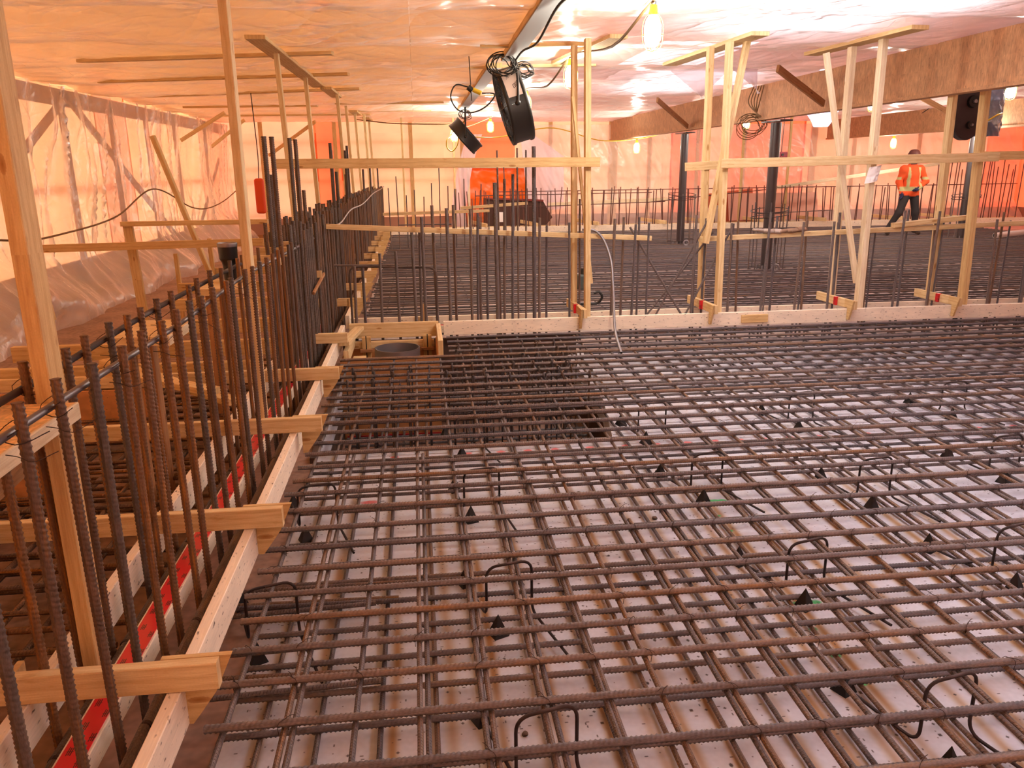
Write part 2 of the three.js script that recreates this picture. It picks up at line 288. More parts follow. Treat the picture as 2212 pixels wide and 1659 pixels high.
{
  // back wall, x from -5.35 to 18.8
  const W = tarpWall('wall_back', V(XL, 0, ZB), V(XR, 0, ZB), 3.3, [
    [0, 2.6, tarpPale], [2.6, 3.3, tarpDeep], [3.3, 6.7, tarpPale], [6.7, 8.2, tarpDeep], [8.2, 12.2, tarpPale], [12.2, 12.9, tarpPale],
    [12.9, 13.8, tarpDeep], [13.8, 14.6, tarpPale], [14.6, 17.0, tarpDeep], [17.0, 18.2, tarpWarm], [18.2, 23.0, tarpPale], [23.0, 24.15, tarpDeep]]);
  const at = (x, y, o = 0.05) => V(x, y, ZB + o);
  const stud = (x, w = 0.1, m = woodB) => { const g = plankGeo(3.15, 0.05, w); const t = new THREE.Object3D(); orient(t, at(x, SLAB), at(x, 2.88), V(1, 0, 0)); t.updateMatrix(); g.applyMatrix4(t.matrix); W.add('stud', g, m); };
  for (const x of [-4.2, -2.2, -0.1, 1.35, 3.9, 6.85, 8.3, 9.75, 13.2, 15.3, 17.2]) stud(x, 0.11);
  stud(5.75, 0.26); stud(11.9, 0.2);
  for (const y of [0.35, 1.28, 1.62, 2.34]) { const g = plankGeo(24, 0.04, 0.06); const t = new THREE.Object3D(); orient(t, V(XL, y, ZB - 0.16), V(XR, y, ZB - 0.16)); t.updateMatrix(); g.applyMatrix4(t.matrix); W.add('girt', g, darkWood); }
  // left wall
  const A = tarpWall('wall_left', V(XL, 0, ZF), V(XL, 0, ZB), 3.3, [[0, 9, tarpLeft], [9, 13.4, tarpLeft], [13.4, 17.9, tarpLeft], [17.9, 19.4, tarpWarm], [19.4, 22, tarpLeft], [22, 24.6, tarpLeft], [24.6, 26.35, tarpWarm]]);
  const lb = (nm, p, q, b, a) => { const g = plankGeo(p.distanceTo(q), a, b), t = new THREE.Object3D(); orient(t, p, q, Math.abs(p.clone().sub(q).normalize().y) > 0.9 ? V(0, 0, 1) : undefined); t.updateMatrix(); g.applyMatrix4(t.matrix); A.add(nm, g, darkWood); };
  for (const z of [-3, -5.1, -7.1, -9.1, -11.15, -13.15, -15.13, -17.0, -18.9, -21.5]) lb('stud', V(XL + 0.1, SLAB, z), V(XL + 0.1, 2.8, z), 0.12, 0.06);
  lb('top_plate', V(XL + 0.1, 2.7, ZF), V(XL + 0.1, 2.7, ZB), 0.24, 0.06);
  lb('diagonal_brace', V(XL + 0.16, 2.75, -13.2), V(XL + 0.16, -0.1, -18.6), 0.13, 0.04);
  lb('diagonal_brace', V(XL + 0.16, 2.75, -13.3), V(XL + 0.16, 0.9, -9.6), 0.13, 0.04);
  lb('diagonal_brace', V(XL + 0.16, 1.9, -22.5), V(XL + 0.16, -0.1, -19.2), 0.1, 0.04);
  for (const y of [0.1, 1.35]) lb('girt', V(XL - 0.14, y, ZF), V(XL - 0.14, y, ZB), 0.1, 0.04);
  // right and front walls, seen only by their light
  tarpWall('wall_right', V(XR, 0, ZB), V(XR, 0, ZF), 3.3, [[0, 4, tarpDeep], [4, 12, tarpPale], [12, 26.35, tarpPale]]);
  tarpWall('wall_front', V(XR, 0, ZF), V(XL, 0, ZF), 3.3, [[0, 12, tarpPale], [12, 24.15, tarpPale]]);
}
// unseen roof, tarps split warm and pale to tint the light, two open bays where white daylight falls on the film ceiling
{
  const rect = (x0, x1) => new THREE.Shape([[x0, -ZF - 0.1], [x1, -ZF - 0.1], [x1, -ZB + 0.1], [x0, -ZB + 0.1]].map((p) => new THREE.Vector2(...p)));
  const gl = new THREE.ShapeGeometry(rect(XL - 0.1, 1.6)); gl.rotateX(-Math.PI / 2); gl.translate(0, 3.3, 0); struct('ceiling_002', gl, tarpRoof);
  const s = rect(1.6, XR + 0.1);
  for (const [x0, x1, z0, z1] of [[2.65, 4.4, -7.8, 0.5], [3.5, 4.9, -14.0, -11.4]]) s.holes.push(new THREE.Path([[x0, -z1], [x1, -z1], [x1, -z0], [x0, -z0]].map((p) => new THREE.Vector2(...p))));  // daylight bays; the near one stretched out of view to whiten the floor
  const g = new THREE.ShapeGeometry(s); g.rotateX(-Math.PI / 2); g.translate(0, 3.3, 0);
  const r = struct('ceiling_001', g, tarpWhite);
  // film ceiling, sagging between the battens, with pulled creases
  const f = gridGeo(230, 250, (u, v) => {
    const x = lerp(XL + 0.05, XR, u), z = lerp(ZF, ZB + 0.03, v), k = Math.abs(Math.sin((z + 9.41) / 2.03 * Math.PI));
    const c1 = Math.pow(1 - Math.abs(fbm(x * 0.7 + z * 0.35, z * 0.9 - x * 0.2, 3, 3)) * 1.5, 3), c2 = Math.pow(1 - Math.abs(fbm(x * 0.35, z * 2.4 + x * 0.5, 12, 2)) * 1.6, 4);
    return [x, CEIL + 0.03 - 0.075 * k + 0.035 * (c1 - 0.5) + 0.03 * (c2 - 0.4) + 0.04 * fbm(x * 0.4, z * 0.4, 5, 2), z, x, z];
  });
  struct('ceiling', f, ceilFilm);
}
// clear film hanging in front of the left wall, gathered and bulging at its foot
{
  const g = gridGeo(460, 64, (u, v) => {
    const z = lerp(-1, ZB + 0.3, u), y = lerp(SLAB, 2.8, v), fold = Math.pow(1 - Math.abs(fbm(z * 1.5 + y * 0.35, y * 0.28, 2, 3)) * 1.7, 3), b = sstep(0.6, -0.2, y + 0.3 * PN.noise(z * 0.45, 1, 8));
    const gather = Math.exp(-Math.pow((z + 15.6 + 0.25 * (y - 1)) / 0.5, 2)) + 0.8 * Math.exp(-Math.pow((z + 19.6) / 0.5, 2)) + 0.6 * Math.exp(-Math.pow((z + 12.2) / 0.4, 2));
    const x = XL + 0.32 + 0.16 * (1 - 0.65 * b) * (fold - 0.4) + 0.1 * fbm(z * 0.6, y * 0.8, 7, 3) + 0.16 * b * fbm(z * 0.9 + y * 1.4, y * 2.2 - z * 0.3, 17, 3) + b * (0.62 + 0.3 * PN.noise(z * 0.7, 3, 1)) + 0.22 * gather * (1 - 0.4 * v);
    return [Math.max(XL + 0.23, x), y, z, z, y];
  });
  const o = mesh('plastic_sheet', g, clearFilm); tag(o, 'clear wrinkled plastic film hung over the studs of the left tarpaulin wall', 'plastic sheet');
  const g2 = gridGeo(300, 40, (u, v) => {
    const x = lerp(2.9, XR - 0.2, u), y = lerp(SLAB, 2.78, v), fold = Math.pow(1 - Math.abs(fbm(x * 1.2 + y * 0.4, y * 0.5, 22, 3)) * 1.7, 3), b = sstep(0.7, -0.2, y + 0.3 * PN.noise(x * 0.5, 1, 8)), pull = Math.exp(-Math.pow((x - 11.9) / 0.9, 2));
    return [x, y, ZB + 0.2 + 0.09 * (fold - 0.3) + 0.06 * fbm(x * 0.6, y, 27, 3) + b * 0.55 + 0.12 * pull, x, y];
  });
  const o2 = mesh('plastic_sheet', g2, clearFilm); tag(o2, 'clear wrinkled plastic film lining the back wall behind the starter bar fence', 'plastic sheet');
}
// ---------------------------------------------------------------- beams, columns, ceiling timbers
function beam(x, z0, z1, label) {
  const t = thing('strand_board_beam', V(x, 2.36, (z0 + z1) / 2), label, 'beam', null);
  for (const s of [-1, 1]) { const g = boxUV(0.045, 0.5, z0 - z1), uv = g.attributes.uv; const o = mesh('web', g, osbM, t); o.position.set(s * 0.024, 0.25, 0); }
  const f = mesh('bottom_flange', boxUV(0.15, 0.038, z0 - z1), osbM, t); f.position.set(0, -0.02, 0);
  return t;
}
beam(5.6, 2.6, -22.85, 'deep brown strand board beam carried by the two dark columns');
beam(12.1, 2.6, -22.85, 'brown strand board beam carried by the column beside the walking worker');
function column(x, z, label, dent) {
  const t = thing('steel_column', V(x, -0.05, z), label, 'column');
  const s = mesh('shaft', new THREE.CylinderGeometry(0.082, 0.082, 2.3, 28), columnM, t); s.position.y = 1.16;
  const b = mesh('base_plate', new RoundedBoxGeometry(0.26, 0.025, 0.26, 2, 0.006), blackMetal, t); b.position.y = 0.012;
  const c = mesh('cap_plate', new RoundedBoxGeometry(0.2, 0.025, 0.7, 2, 0.006), columnM, t); c.position.y = 2.33;
  for (const dx of [-1, 1]) for (const dz of [-1, 1]) { const n = mesh('anchor_bolt', new THREE.CylinderGeometry(0.014, 0.014, 0.1, 6), steelGrey, t); n.position.set(dx * 0.1, 0.06, dz * 0.1); }
  return t;
}
column(5.6, -12.22, 'dark round steel column ringed with loose rebar hoops under the strand board beam');
column(5.6, -16.52, 'dark round steel column with a caged foot at the far end of the beam');
column(12.1, -16.5, 'dark round steel column beside the walking worker');
// column cages of starter bars
for (const [cx, cz, hoops, lab] of [[5.6, -16.52, [0.98, 1.06, 0.1], 'far steel column of the beam'], [5.6, -12.22, [0.95, 0.86, 0.66], 'near steel column of the beam'], [12.1, -16.5, [0.95, 0.9], 'steel column beside the walking worker']]) {
  const t = thing('column_cage', V(cx, -0.02, cz), 'thin rusty bars and hoops around the ' + lab, 'rebar cage');
  for (let k = 0; k < 8; k++) { const a = k / 8 * Math.PI * 2 + 0.3, R = 0.27; const o = bar('upright_bar', V(cx + R * Math.cos(a), -0.02, cz + R * Math.sin(a)), V(cx + R * Math.cos(a) + rr(-0.02, 0.02), rr(0.98, 1.1), cz + R * Math.sin(a)), 0.0095, rebarM[k % 3], t); }
  for (const h of hoops) { const p = []; for (let k = 0; k < 14; k++) { const a = k / 14 * Math.PI * 2; p.push(V(0.29 * Math.cos(a), h + 0.03 * Math.sin(a + h * 9), 0.29 * Math.sin(a))); } mesh('hoop', tubeGeo(p, 0.007, 56, 6, true), rebarDark, t); }
  for (const h of [-0.0]) { const p = mesh('grout_pipe', new THREE.TorusGeometry(0.05, 0.02, 8, 18), steelGrey, t); p.position.set(0.02, 0.07, 0.33); }
}
// ceiling battens under the film
const battens = [
  [V(-3.8, 2.86, -10.2), V(-0.85, 2.86, -9.41)], [V(-4.42, 2.86, -12.5), V(-0.84, 2.86, -11.43)], [V(-4.53, 2.86, -14.9), V(-0.82, 2.86, -13.48)],
  [V(0.72, 2.85, -8.72), V(2.1, 2.85, -8.53)], [V(0.73, 2.86, -10.65), V(2.3, 2.86, -10.3)], [V(0.75, 2.86, -12.48), V(1.9, 2.86, -12.3)], [V(0.8, 2.86, -14.6), V(1.9, 2.86, -14.5)],
  [V(-1.5, 2.86, -16.5), V(0.6, 2.86, -16.2)], [V(-1.4, 2.86, -18.6), V(0.4, 2.86, -18.4)], [V(-4.6, 2.86, -17.4), V(-1.9, 2.86, -17.0)], [V(-4.6, 2.86, -20.2), V(-1.0, 2.86, -19.8)]];
battens.forEach(([a, b], i) => tag(board('ceiling_batten', a, b, 0.038, 0.089, woodM[i % 2]), 'thin wooden batten nailed flat under the film ceiling', 'batten', 'battens across the film ceiling'));
// header timber that carries the fans
{
  for (const [a, b, lab] of [[V(1.02, 2.845, -4.0), V(1.12, 2.845, -9.6), 'pale ceiling header timber that carries the larger black drum fan'], [V(1.02, 2.845, -10.3), V(1.06, 2.845, -18.2), 'pale ceiling header timber that carries the smaller tilted drum fan']]) {
    const t = thing('header_timber', a.clone().add(b).multiplyScalar(0.5).setY(2.8), lab, 'timber');
    board('timber', a, b, 0.06, 0.19, woodB, t);
    tag(board('metal_strip', a.clone().setY(2.812), b.clone().setY(2.812), 0.008, 0.175, galvM, t), 'grey metal strip under the timber');
  }
  tube('power_cord', [[1.1, 2.79, -4.2], [1.12, 2.74, -5.2], [1.1, 2.785, -6.2], [1.12, 2.7, -7.4], [1.14, 2.78, -8.6], [1.16, 2.78, -9.4]], 0.011, cordBlack);
  tag(scene.children[scene.children.length - 1], 'black cord running along the underside of the near header timber', 'cord');
}
// propped ceiling planks above the hanging frames
const plank = (a, b, w, label, m = woodA) => tag(board('ceiling_plank', a, b, 0.038, w, m), label, 'plank');
plank(V(1.98, 2.83, -7.9), V(1.75, 2.83, -9.9), 0.18, 'flat plank propped against the ceiling by two studs beside the string lamp');
plank(V(3.26, 2.82, -7.6), V(3.12, 2.82, -9.9), 0.18, 'flat plank propped against the bright ceiling by three crossed studs');
plank(V(4.66, 2.84, -7.3), V(4.52, 2.84, -9.1), 0.18, 'flat plank propped against the ceiling above the V shaped studs', woodB);
plank(V(-1.45, 2.84, -8.2), V(-1.4, 2.84, -12.9), 0.19, 'long plank propped flat against the ceiling above the left kicker', woodB);
plank(V(-1.28, 2.8, -12.7), V(-1.26, 2.8, -14.2), 0.17, 'short plank lapped under the far end of the long ceiling plank', woodB);
plank(V(-1.28, 2.82, -18.0), V(-1.26, 2.82, -19.3), 0.18, 'short ceiling plank on two far studs of the left kicker', woodB);
plank(V(-1.15, 2.82, -20.3), V(-1.13, 2.82, -21.6), 0.18, 'farthest short ceiling plank above the left kicker', woodB);
// diagonal pieces under the beams and by the left wall
const stick = (name, a, b, w, t, label, m = woodB, hint) => tag(board(name, a, b, w, t, m, null, hint), label, 'board');
stick('diagonal_brace', V(4.5, 2.78, -9.9), V(5.5, 2.42, -10.6), 0.089, 0.038, 'brown diagonal brace from the ceiling to the near part of the beam', darkWood);
stick('diagonal_brace', V(4.4, 2.78, -14.6), V(5.5, 2.39, -16.1), 0.089, 0.038, 'brown diagonal brace from the ceiling to the beam at the far column', darkWood);
stick('diagonal_brace', V(8.6, 2.86, -13.6), V(9.6, 2.4, -13.6), 0.089, 0.038, 'short brown diagonal brace seen between the two beams', darkWood);
stick('knee_brace', V(-5.05, 2.26, -18.6), V(-4.05, 2.82, -18.5), 0.075, 0.05, 'nearer of two slanting knee braces between the left wall and the ceiling', woodA);
stick('knee_brace', V(-5.0, 2.18, -21.0), V(-4.12, 2.81, -20.9), 0.075, 0.05, 'farther of two slanting knee braces between the left wall and the ceiling', woodA);
stick('knee_brace', V(-3.95, 2.0, -22.9), V(-2.55, 2.82, -22.0), 0.08, 0.05, 'far slanting batten behind the tall starter bars', woodB);
// ---------------------------------------------------------------- reinforcing mats
const jit = (a) => rr(-a, a);
const inPit = (x, z) => x > -0.76 && x < 1.5 && z < -5.3 && z > -7.62;
{
  // upper mat in front of the cross kicker: thick cross bars on thinner long bars
  const t = thing('rebar_mat', V(0, -0.05, -4.5), 'rusty upper mat of ribbed bars over the pale slab before the cross kicker', 'rebar mat');
  let k = 0;
  const zs = [-1.5, -1.69, -1.89, -2.1, -2.31, -2.51, -2.69, -2.89, -3.09, -3.28, -3.48]; for (let z = -3.68; z > -7.75; z -= 0.2) zs.push(z + jit(0.012));
  for (const z of zs) {
    const near = z > -3.75, pit = z < -6.95, x0 = pit ? 0.24 : -0.73 + rr(-0.02, 0.03), x1 = near ? 3.2 - z * 0.6 : 9.4, s = jit(0.012);
    bar('cross_bar', V(x0, 0, z + s), V(x1, jit(0.002), z - s), near ? 0.0122 : 0.0135, (near ? rebarS : rebarM)[[0, 1, 2, 0, 1, 0, 3][k++ % 7]], t, near ? 10 : false, 8);
  }
  const xs = []; for (let x = -0.66; x < 8.6; x += 0.2) xs.push(x + jit(0.014));
  for (const x of xs) {
    const r = 0.0098, y = -0.0225, z1 = x < 0.2 ? -6.92 : -7.74, near = x < 2.1, s = jit(0.012), m = [0, 1, 0, 3, 2, 1][k++ % 6];
    bar('long_bar', V(x + s, y, -0.6 - Math.max(0, x - 1) * 0.3), V(x - s, y, z1), r, rebarM[m], t, false, 10);
    if (near && rnd() > 0.45) bar('lap_bar', V(x + 0.026, y, -0.7), V(x + 0.026 + jit(0.01), y - 0.002, rr(-2.4, -4.8)), r, rebarM[(m + 1) % 4], t, false, 10);
  }
  // wire ties at the crossings
  const P = []; for (const z of zs) for (const x of xs) if (z > -5.2 && x < 4.2 && rnd() > 0.35) P.push([x, z]);
  const tie = mergeGeometries([tubeGeo([[-0.012, -0.03, -0.012], [-0.013, 0.012, -0.013], [0, 0.0155, 0], [0.013, 0.012, 0.013], [0.012, -0.03, 0.012]], 0.0011, 10, 4), tubeGeo([[0.0, 0.014, 0.0], [0.012, 0.022, 0.02], [0.02, 0.018, 0.032]], 0.0012, 5, 4)]);
  const im = new THREE.InstancedMesh(tie, wireM, P.length), M = new THREE.Matrix4(), q = new THREE.Quaternion();
  P.forEach(([x, z], i) => { q.setFromAxisAngle(Y, Math.floor(rnd() * 4) * Math.PI / 2); im.setMatrixAt(i, M.compose(V(x, 0.05, z + 4.5), q, V(1, 1, 1))); });
  im.name = 'tie_wires'; im.userData.kind = 'stuff'; im.castShadow = im.receiveShadow = true; t.add(im);
}
{
  // lower mat resting just above the slab
  const t = thing('rebar_mat', V(0, -0.24, -4.5), 'rusty lower mat of ribbed bars lying just above the pale slab', 'rebar mat');
  let k = 0; const y = -0.228;
  for (let z = -1.35; z > -7.75; z -= 0.2) { const near = z > -3.5, pit = z < -5.25; bar('cross_bar', V(pit ? (z < -6.95 ? 0.24 : -0.7) : -0.73, pit ? y : y, z + jit(0.02)), V(near ? 4.4 : 9.2, y, z + jit(0.02)), 0.0115, near ? rebarS[[0, 2, 1, 0][k++ % 4]] : rebarM[[0, 2, 1, 0][k++ % 4]], t, near ? 8 : false, 8); }
  for (let x = -0.61; x < 8.6; x += 0.2) bar('long_bar', V(x + jit(0.03), y - 0.021, -0.9), V(x + jit(0.03), y - 0.021, x < 0.2 ? -6.9 : -7.7), 0.0098, rebarM[[1, 0, 2, 3][k++ % 4]], t, false, 8);
  for (let i = 0; i < 9; i++) { const z = rr(-1.7, -3.4), x = rr(-0.75, -0.35); bar('stub_bar', V(-0.9, y + 0.03, z), V(x + 0.5, y + 0.03, z + jit(0.05)), 0.011, rebarM[i % 4], t, false, 8); }
}
{
  // vertical hooks standing in the sump pit
  for (const [z, x0, x1, dx] of [[-6.1, -0.6, 1.35, 0.16], [-6.3, -0.55, 1.35, 0.15], [-6.5, -0.62, 1.4, 0.17], [-6.75, 0.35, 1.4, 0.13], [-7.0, 0.3, 1.4, 0.13], [-7.3, 0.3, 1.4, 0.16]])
    for (let x = x0; x < x1; x += dx) {
      const X = x + jit(0.03), Z = z + jit(0.03);
      const o = mesh('hooked_bar', bentGeo([[X, -0.78, Z], [X, 0.028, Z], [X + jit(0.03), 0.028, Z + 0.045], [X, -0.05, Z + 0.05]], 0.0075, 0.02, 6), rebarM[Math.floor(rnd() * 4)]);
      tag(o, 'thin rusty bar standing in the sump pit, hooked over the upper mat', 'rebar hook', 'hooked bars in the sump pit');
    }
  const t = thing('rebar_mat', V(0.4, -0.7, -6.4), 'dark rusty mat at the bottom of the sump pit under the hooked bars', 'rebar mat');
  for (let z = -5.5; z > -7.5; z -= 0.2) bar('cross_bar', V(-0.7, -0.68, z), V(1.45, -0.68, z), 0.012, rebarM[2], t);
  for (let x = -0.6; x < 1.45; x += 0.2) bar('long_bar', V(x, -0.705, -5.35), V(x, -0.705, -7.5), 0.012, rebarM[0], t);
  // extra bars under the near edge of the cross kicker
  const e = thing('rebar_mat', V(4, -0.12, -7.4), 'dense middle layer of rusty bars under the edge of the cross kicker', 'rebar mat');
  for (const z of [-7.25, -7.38, -7.5, -7.62]) bar('cross_bar', V(1.55, -0.11, z), V(9.2, -0.11, z + jit(0.02)), 0.011, rebarM[2], e);
  for (let x = 1.6; x < 8.6; x += 0.2) { const g = bentGeo([[x, -0.24, -7.1], [x, -0.24, -7.66], [x, 0.0, -7.68]], 0.009, 0.05, 6); const o = mesh('hook_bar', g, rebarM[0], e); o.position.sub(e.position); }
}
{
  // the mat beyond the cross kicker
  const t = thing('rebar_mat', V(6, -0.05, -14.3), 'wide brown mat of closely spaced bars between the cross kicker and the back wall', 'rebar mat');
  let k = 0;
  for (let z = -8.42; z > -20.2; z -= 0.17) bar('cross_bar', V(-0.7 + rr(0, 0.1), 0.005 * jit(1), z + jit(0.02)), V(14.5, 0.005 * jit(1), z + jit(0.02)), 0.012, rebarM[[0, 2, 1, 0, 2][k++ % 5]], t, false, 6);
  for (let x = -0.6; x < 14.2; x += 0.2) bar('long_bar', V(x + jit(0.02), -0.022, -8.4), V(x + jit(0.02), -0.022, -20.25), 0.0098, rebarM[[0, 2, 1][k++ % 3]], t, false, 6);
  const l = thing('rebar_mat', V(6, -0.22, -14.3), 'lower mat under the wide mat beyond the cross kicker', 'rebar mat');
  for (let z = -8.5; z > -20.2; z -= 0.34) bar('cross_bar', V(-0.7, -0.2, z), V(14.5, -0.2, z), 0.012, rebarM[k++ % 3], l, false, 6);
  for (let i = 0; i < 14; i++) { const x = -0.55 + i * 0.16; const o = mesh('hook_bar', bentGeo([[x, -0.18, -8.75 + jit(0.1)], [x, 0.04, -8.72 + jit(0.1)], [x + 0.07, 0.04, -8.6], [x + 0.09, -0.03, -8.6]], 0.009, 0.03, 6), rebarM[2], t); o.position.sub(t.position); }
}
{
  // mats in the strip left of the kicker
  const t = thing('rebar_mat', V(-1.9, -0.1, -4.5), 'dim rusty mats lying in the strip left of the kicker boards', 'rebar mat');
  let k = 0;
  for (let z = -1.3; z > -7.4; z -= 0.17) { const x1 = -1.27; bar('cross_bar', V(-3.2, -0.06, z + jit(0.03)), V(x1, -0.06 + jit(0.01), z + jit(0.03)), 0.0125, rebarLM[[1, 3, 0][k++ % 3]], t, false, 8); if (rnd() > 0.4) bar('cross_bar', V(-3.2, -0.2, z + 0.08), V(x1, -0.2, z + 0.08 + jit(0.03)), 0.0125, rebarLM[[1, 0][k++ % 2]], t, false, 8); }
  for (let x = -3.1; x < -1.3; x += 0.2) { bar('long_bar', V(x + jit(0.03), -0.085, -1.0), V(x + jit(0.03), -0.085, -7.3), 0.0115, rebarLM[[1, 0, 3][k++ % 3]], t, false, 8); bar('long_bar', V(x + 0.07, -0.22, -1.0), V(x + 0.07, -0.22, -7.3), 0.0115, rebarLM[[1, 0][k++ % 2]], t, false, 8); }
}
// wire bar chairs (standees) holding the upper mat
{
  const foot = new THREE.BufferGeometry();
  foot.setAttribute('position', new THREE.Float32BufferAttribute([-0.03, 0, 0.03, 0.03, 0, 0.03, 0.0, 0.075, 0, 0.03, 0, 0.03, 0.03, 0, -0.03, 0, 0.075, 0, 0.03, 0, -0.03, -0.03, 0, -0.03, 0, 0.075, 0, -0.03, 0, -0.03, -0.03, 0, 0.03, 0, 0.075, 0, -0.03, 0, -0.03, 0.03, 0, -0.03, 0.03, 0, 0.03, -0.03, 0, -0.03, 0.03, 0, 0.03, -0.03, 0, 0.03], 3)); foot.computeVertexNormals();
  const wire = bentGeo([[-0.19, 0.03, -0.36], [-0.1, 0.03, 0.0], [-0.1, 0.262, 0.0], [0.1, 0.275, -0.02], [0.1, 0.03, -0.02], [0.2, 0.03, 0.34]], 0.0062, 0.055, 8);
  let first = null;
  for (const [x, z, s] of [[0.33, -3.0, 1], [0.34, -2.05, 1], [0.3, -4.11, 1], [1.7, -3.03, 1], [1.7, -2.04, 1], [1.65, -4.17, 1], [2.72, -3.04, 1], [2.58, -3.95, 1], [-0.66, -2.95, 1], [-0.6, -4.0, 1], [1.62, -5.2, 1], [2.8, -5.3, 1], [3.6, -4.2, 1], [4.1, -5.4, 1], [0.3, -5.1, 1]]) {
    let t = first;
    if (!t) {
      t = first = thing('bar_chair', V(x, SLAB, z), '', '');
      mesh('wire_loop', wire, rebarDark, t);
      for (const [fx, fz] of [[-0.06, 0.1], [-0.17, -0.33]]) { const f = mesh('foot', foot, blackPlastic, t); f.position.set(fx, 0.0, fz); f.scale.set(1.15, 1.3, 1.15); f.rotation.y = 0.4; }
    } else { t = first.clone(); t.name = numbered('bar_chair'); scene.add(t); t.position.set(x, SLAB, z); t.rotation.y = jit(0.12); }
    tag(t, 'bent dark wire chair with black pyramid feet holding up the mat on the pale slab', 'bar chair', 'wire chairs under the upper mat');
  }
}
// ---------------------------------------------------------------- left kicker: form boards, keyway, hangers
tag(board('form_board', V(-0.778, 0.07, -0.8), V(-0.778, 0.07, -7.78), 0.14, 0.042, whiteWood), 'long pale kicker form board running from the foreground to the sump box', 'form board');
tag(board('form_board', V(-0.778, 0.07, -8.3), V(-0.76, 0.07, -20.1), 0.14, 0.042, whiteWood), 'pale kicker form board beyond the cross kicker, along the far starter bars', 'form board');
tag(board('form_board', V(-1.205, 0.07, -0.8), V(-1.205, 0.07, -20.1), 0.14, 0.042, whiteWood), 'pale outer form board of the left kicker behind the starter bars', 'form board');
const redTape = (() => { // red sheathing tape with repeated black print
  const cv = document.createElement('canvas'); cv.width = 512; cv.height = 128; const g = cv.getContext('2d');
  g.fillStyle = '#cf1626'; g.fillRect(0, 0, 512, 128); g.fillStyle = 'rgba(40,4,8,0.85)';
  for (let i = 0; i < 6; i++) { const x = i * 86 + 10, y = (i % 2) * 56 + 20; g.fillRect(x, y, 58, 6); g.fillRect(x + 4, y + 10, 50, 6); g.fillRect(x, y + 20, 60, 5); g.fillRect(x + 26, y - 6, 4, 36); }
  const t = new THREE.CanvasTexture(cv); t.colorSpace = THREE.SRGBColorSpace; t.wrapS = t.wrapT = THREE.RepeatWrapping; t.repeat.set(3.2, 14); return t;
})();
const tapeM = phys({ map: redTape, roughness: 0.35, clearcoat: 0.3 });
function keyway(a, b, label, up) {
  const t = thing('keyway_strip', a.clone().add(b).multiplyScalar(0.5).setY(0), label, 'keyway');
  board('keyway_board', a, b, 0.075, 0.086, whiteWood, t);
  const o = tag(board('red_tape', a.clone().setY(a.y + 0.0385), b.clone().setY(b.y + 0.0385), 0.0025, 0.07, tapeM, t), 'red printed tape along the top');
  return t;
}
keyway(V(-1.02, 0.02, -0.8), V(-1.02, 0.02, -20), 'white keyway board with red printed tape between the two rows of starter bars');
keyway(V(-0.6, 0.02, -8.05), V(9.3, 0.02, -8.05), 'white keyway board with red tape inside the cross kicker');
// hangers: a 2x4 across the kicker with a plywood gusset over the form board
const hangZ = [-2.1, -3.2, -4.48, -5.67]; const hangL = ['first cross hanger in the foreground with an X pencil mark', 'second cross hanger over the kicker, in front of the first', 'cross hanger with a ragged gusset at the foot of the tall thin stud', 'cross hanger with a clean triangular gusset before the sump box'];
hangZ.forEach((z, i) => {
  const xl = [-2.4, -2.6, -2.7, -3.0][i], xr = [-0.645, -0.632, -0.61, -0.62][i];
  const t = thing('form_hanger', V(xl, 0.14, z), [ 'pale two by four across the left kicker carrying the big foreground post', 'pale two by four across the left kicker, next beyond the foreground post', 'pale two by four across the left kicker at the foot of the thin stud', 'pale two by four across the left kicker just before the sump box'][i], 'hanger board');
  board('crosspiece', V(xl, 0.187, z - 0.02), V(xr, 0.187, z - 0.02), 0.089, 0.04, woodA, t);
  const g = mesh('gusset', prism([[xr - 0.17, 0.232], [xr + 0.035, 0.232], [xr - 0.02, 0.11], [xr - 0.07, 0.04], [xr - 0.1, 0.0], [xr - 0.124, 0.0], [xr - 0.124, 0.142], [xr - 0.17, 0.142]], 0.019), woodB, t); g.position.set(-t.position.x, -t.position.y, -0.05);
  const s = board('cleat', V(-1.235, 0.0, z - 0.05), V(-1.23, 0.23, z - 0.05), 0.02, 0.09, woodB, t);
});
for (let i = 0; i < 10; i++) { const z = -8.9 - i * 1.2; const t = thing('form_hanger', V(-1.3, 0.14, z), 'short pale hanger with gusset across the far part of the left kicker', 'hanger board', 'hangers along the far left kicker');
  board('crosspiece', V(-1.3, 0.187, z), V(-0.62, 0.187, z), 0.089, 0.04, woodA, t); const g = mesh('gusset', prism([[0.5, 0.095], [0.72, 0.095], [0.58, -0.14], [0.5, -0.14]], 0.02), woodB, t); g.position.set(0, 0, 0.035); }
// long rods in the kicker
for (const [x, y, lab] of [[-0.885, 0.005, 'thick dark rod lying in the kicker beside the long form board'], [-1.115, -0.02, 'thick dark rod lying in the kicker between keyway and outer form board']]) { const t = thing('kicker_rod', V(x, y, -5), lab, 'rod'); let z = -0.7; while (z > -12) { const z2 = z - rr(0.5, 0.9); bar('rod', V(x, y, z), V(x + jit(0.004), y, z2), 0.0165, rebarM[1], t, false, 12); const c = bar('coupler', V(x, y, z2 - 0.002), V(x, y, z2 + 0.012), 0.018, rebarDark, t, false, 12); z = z2; } }
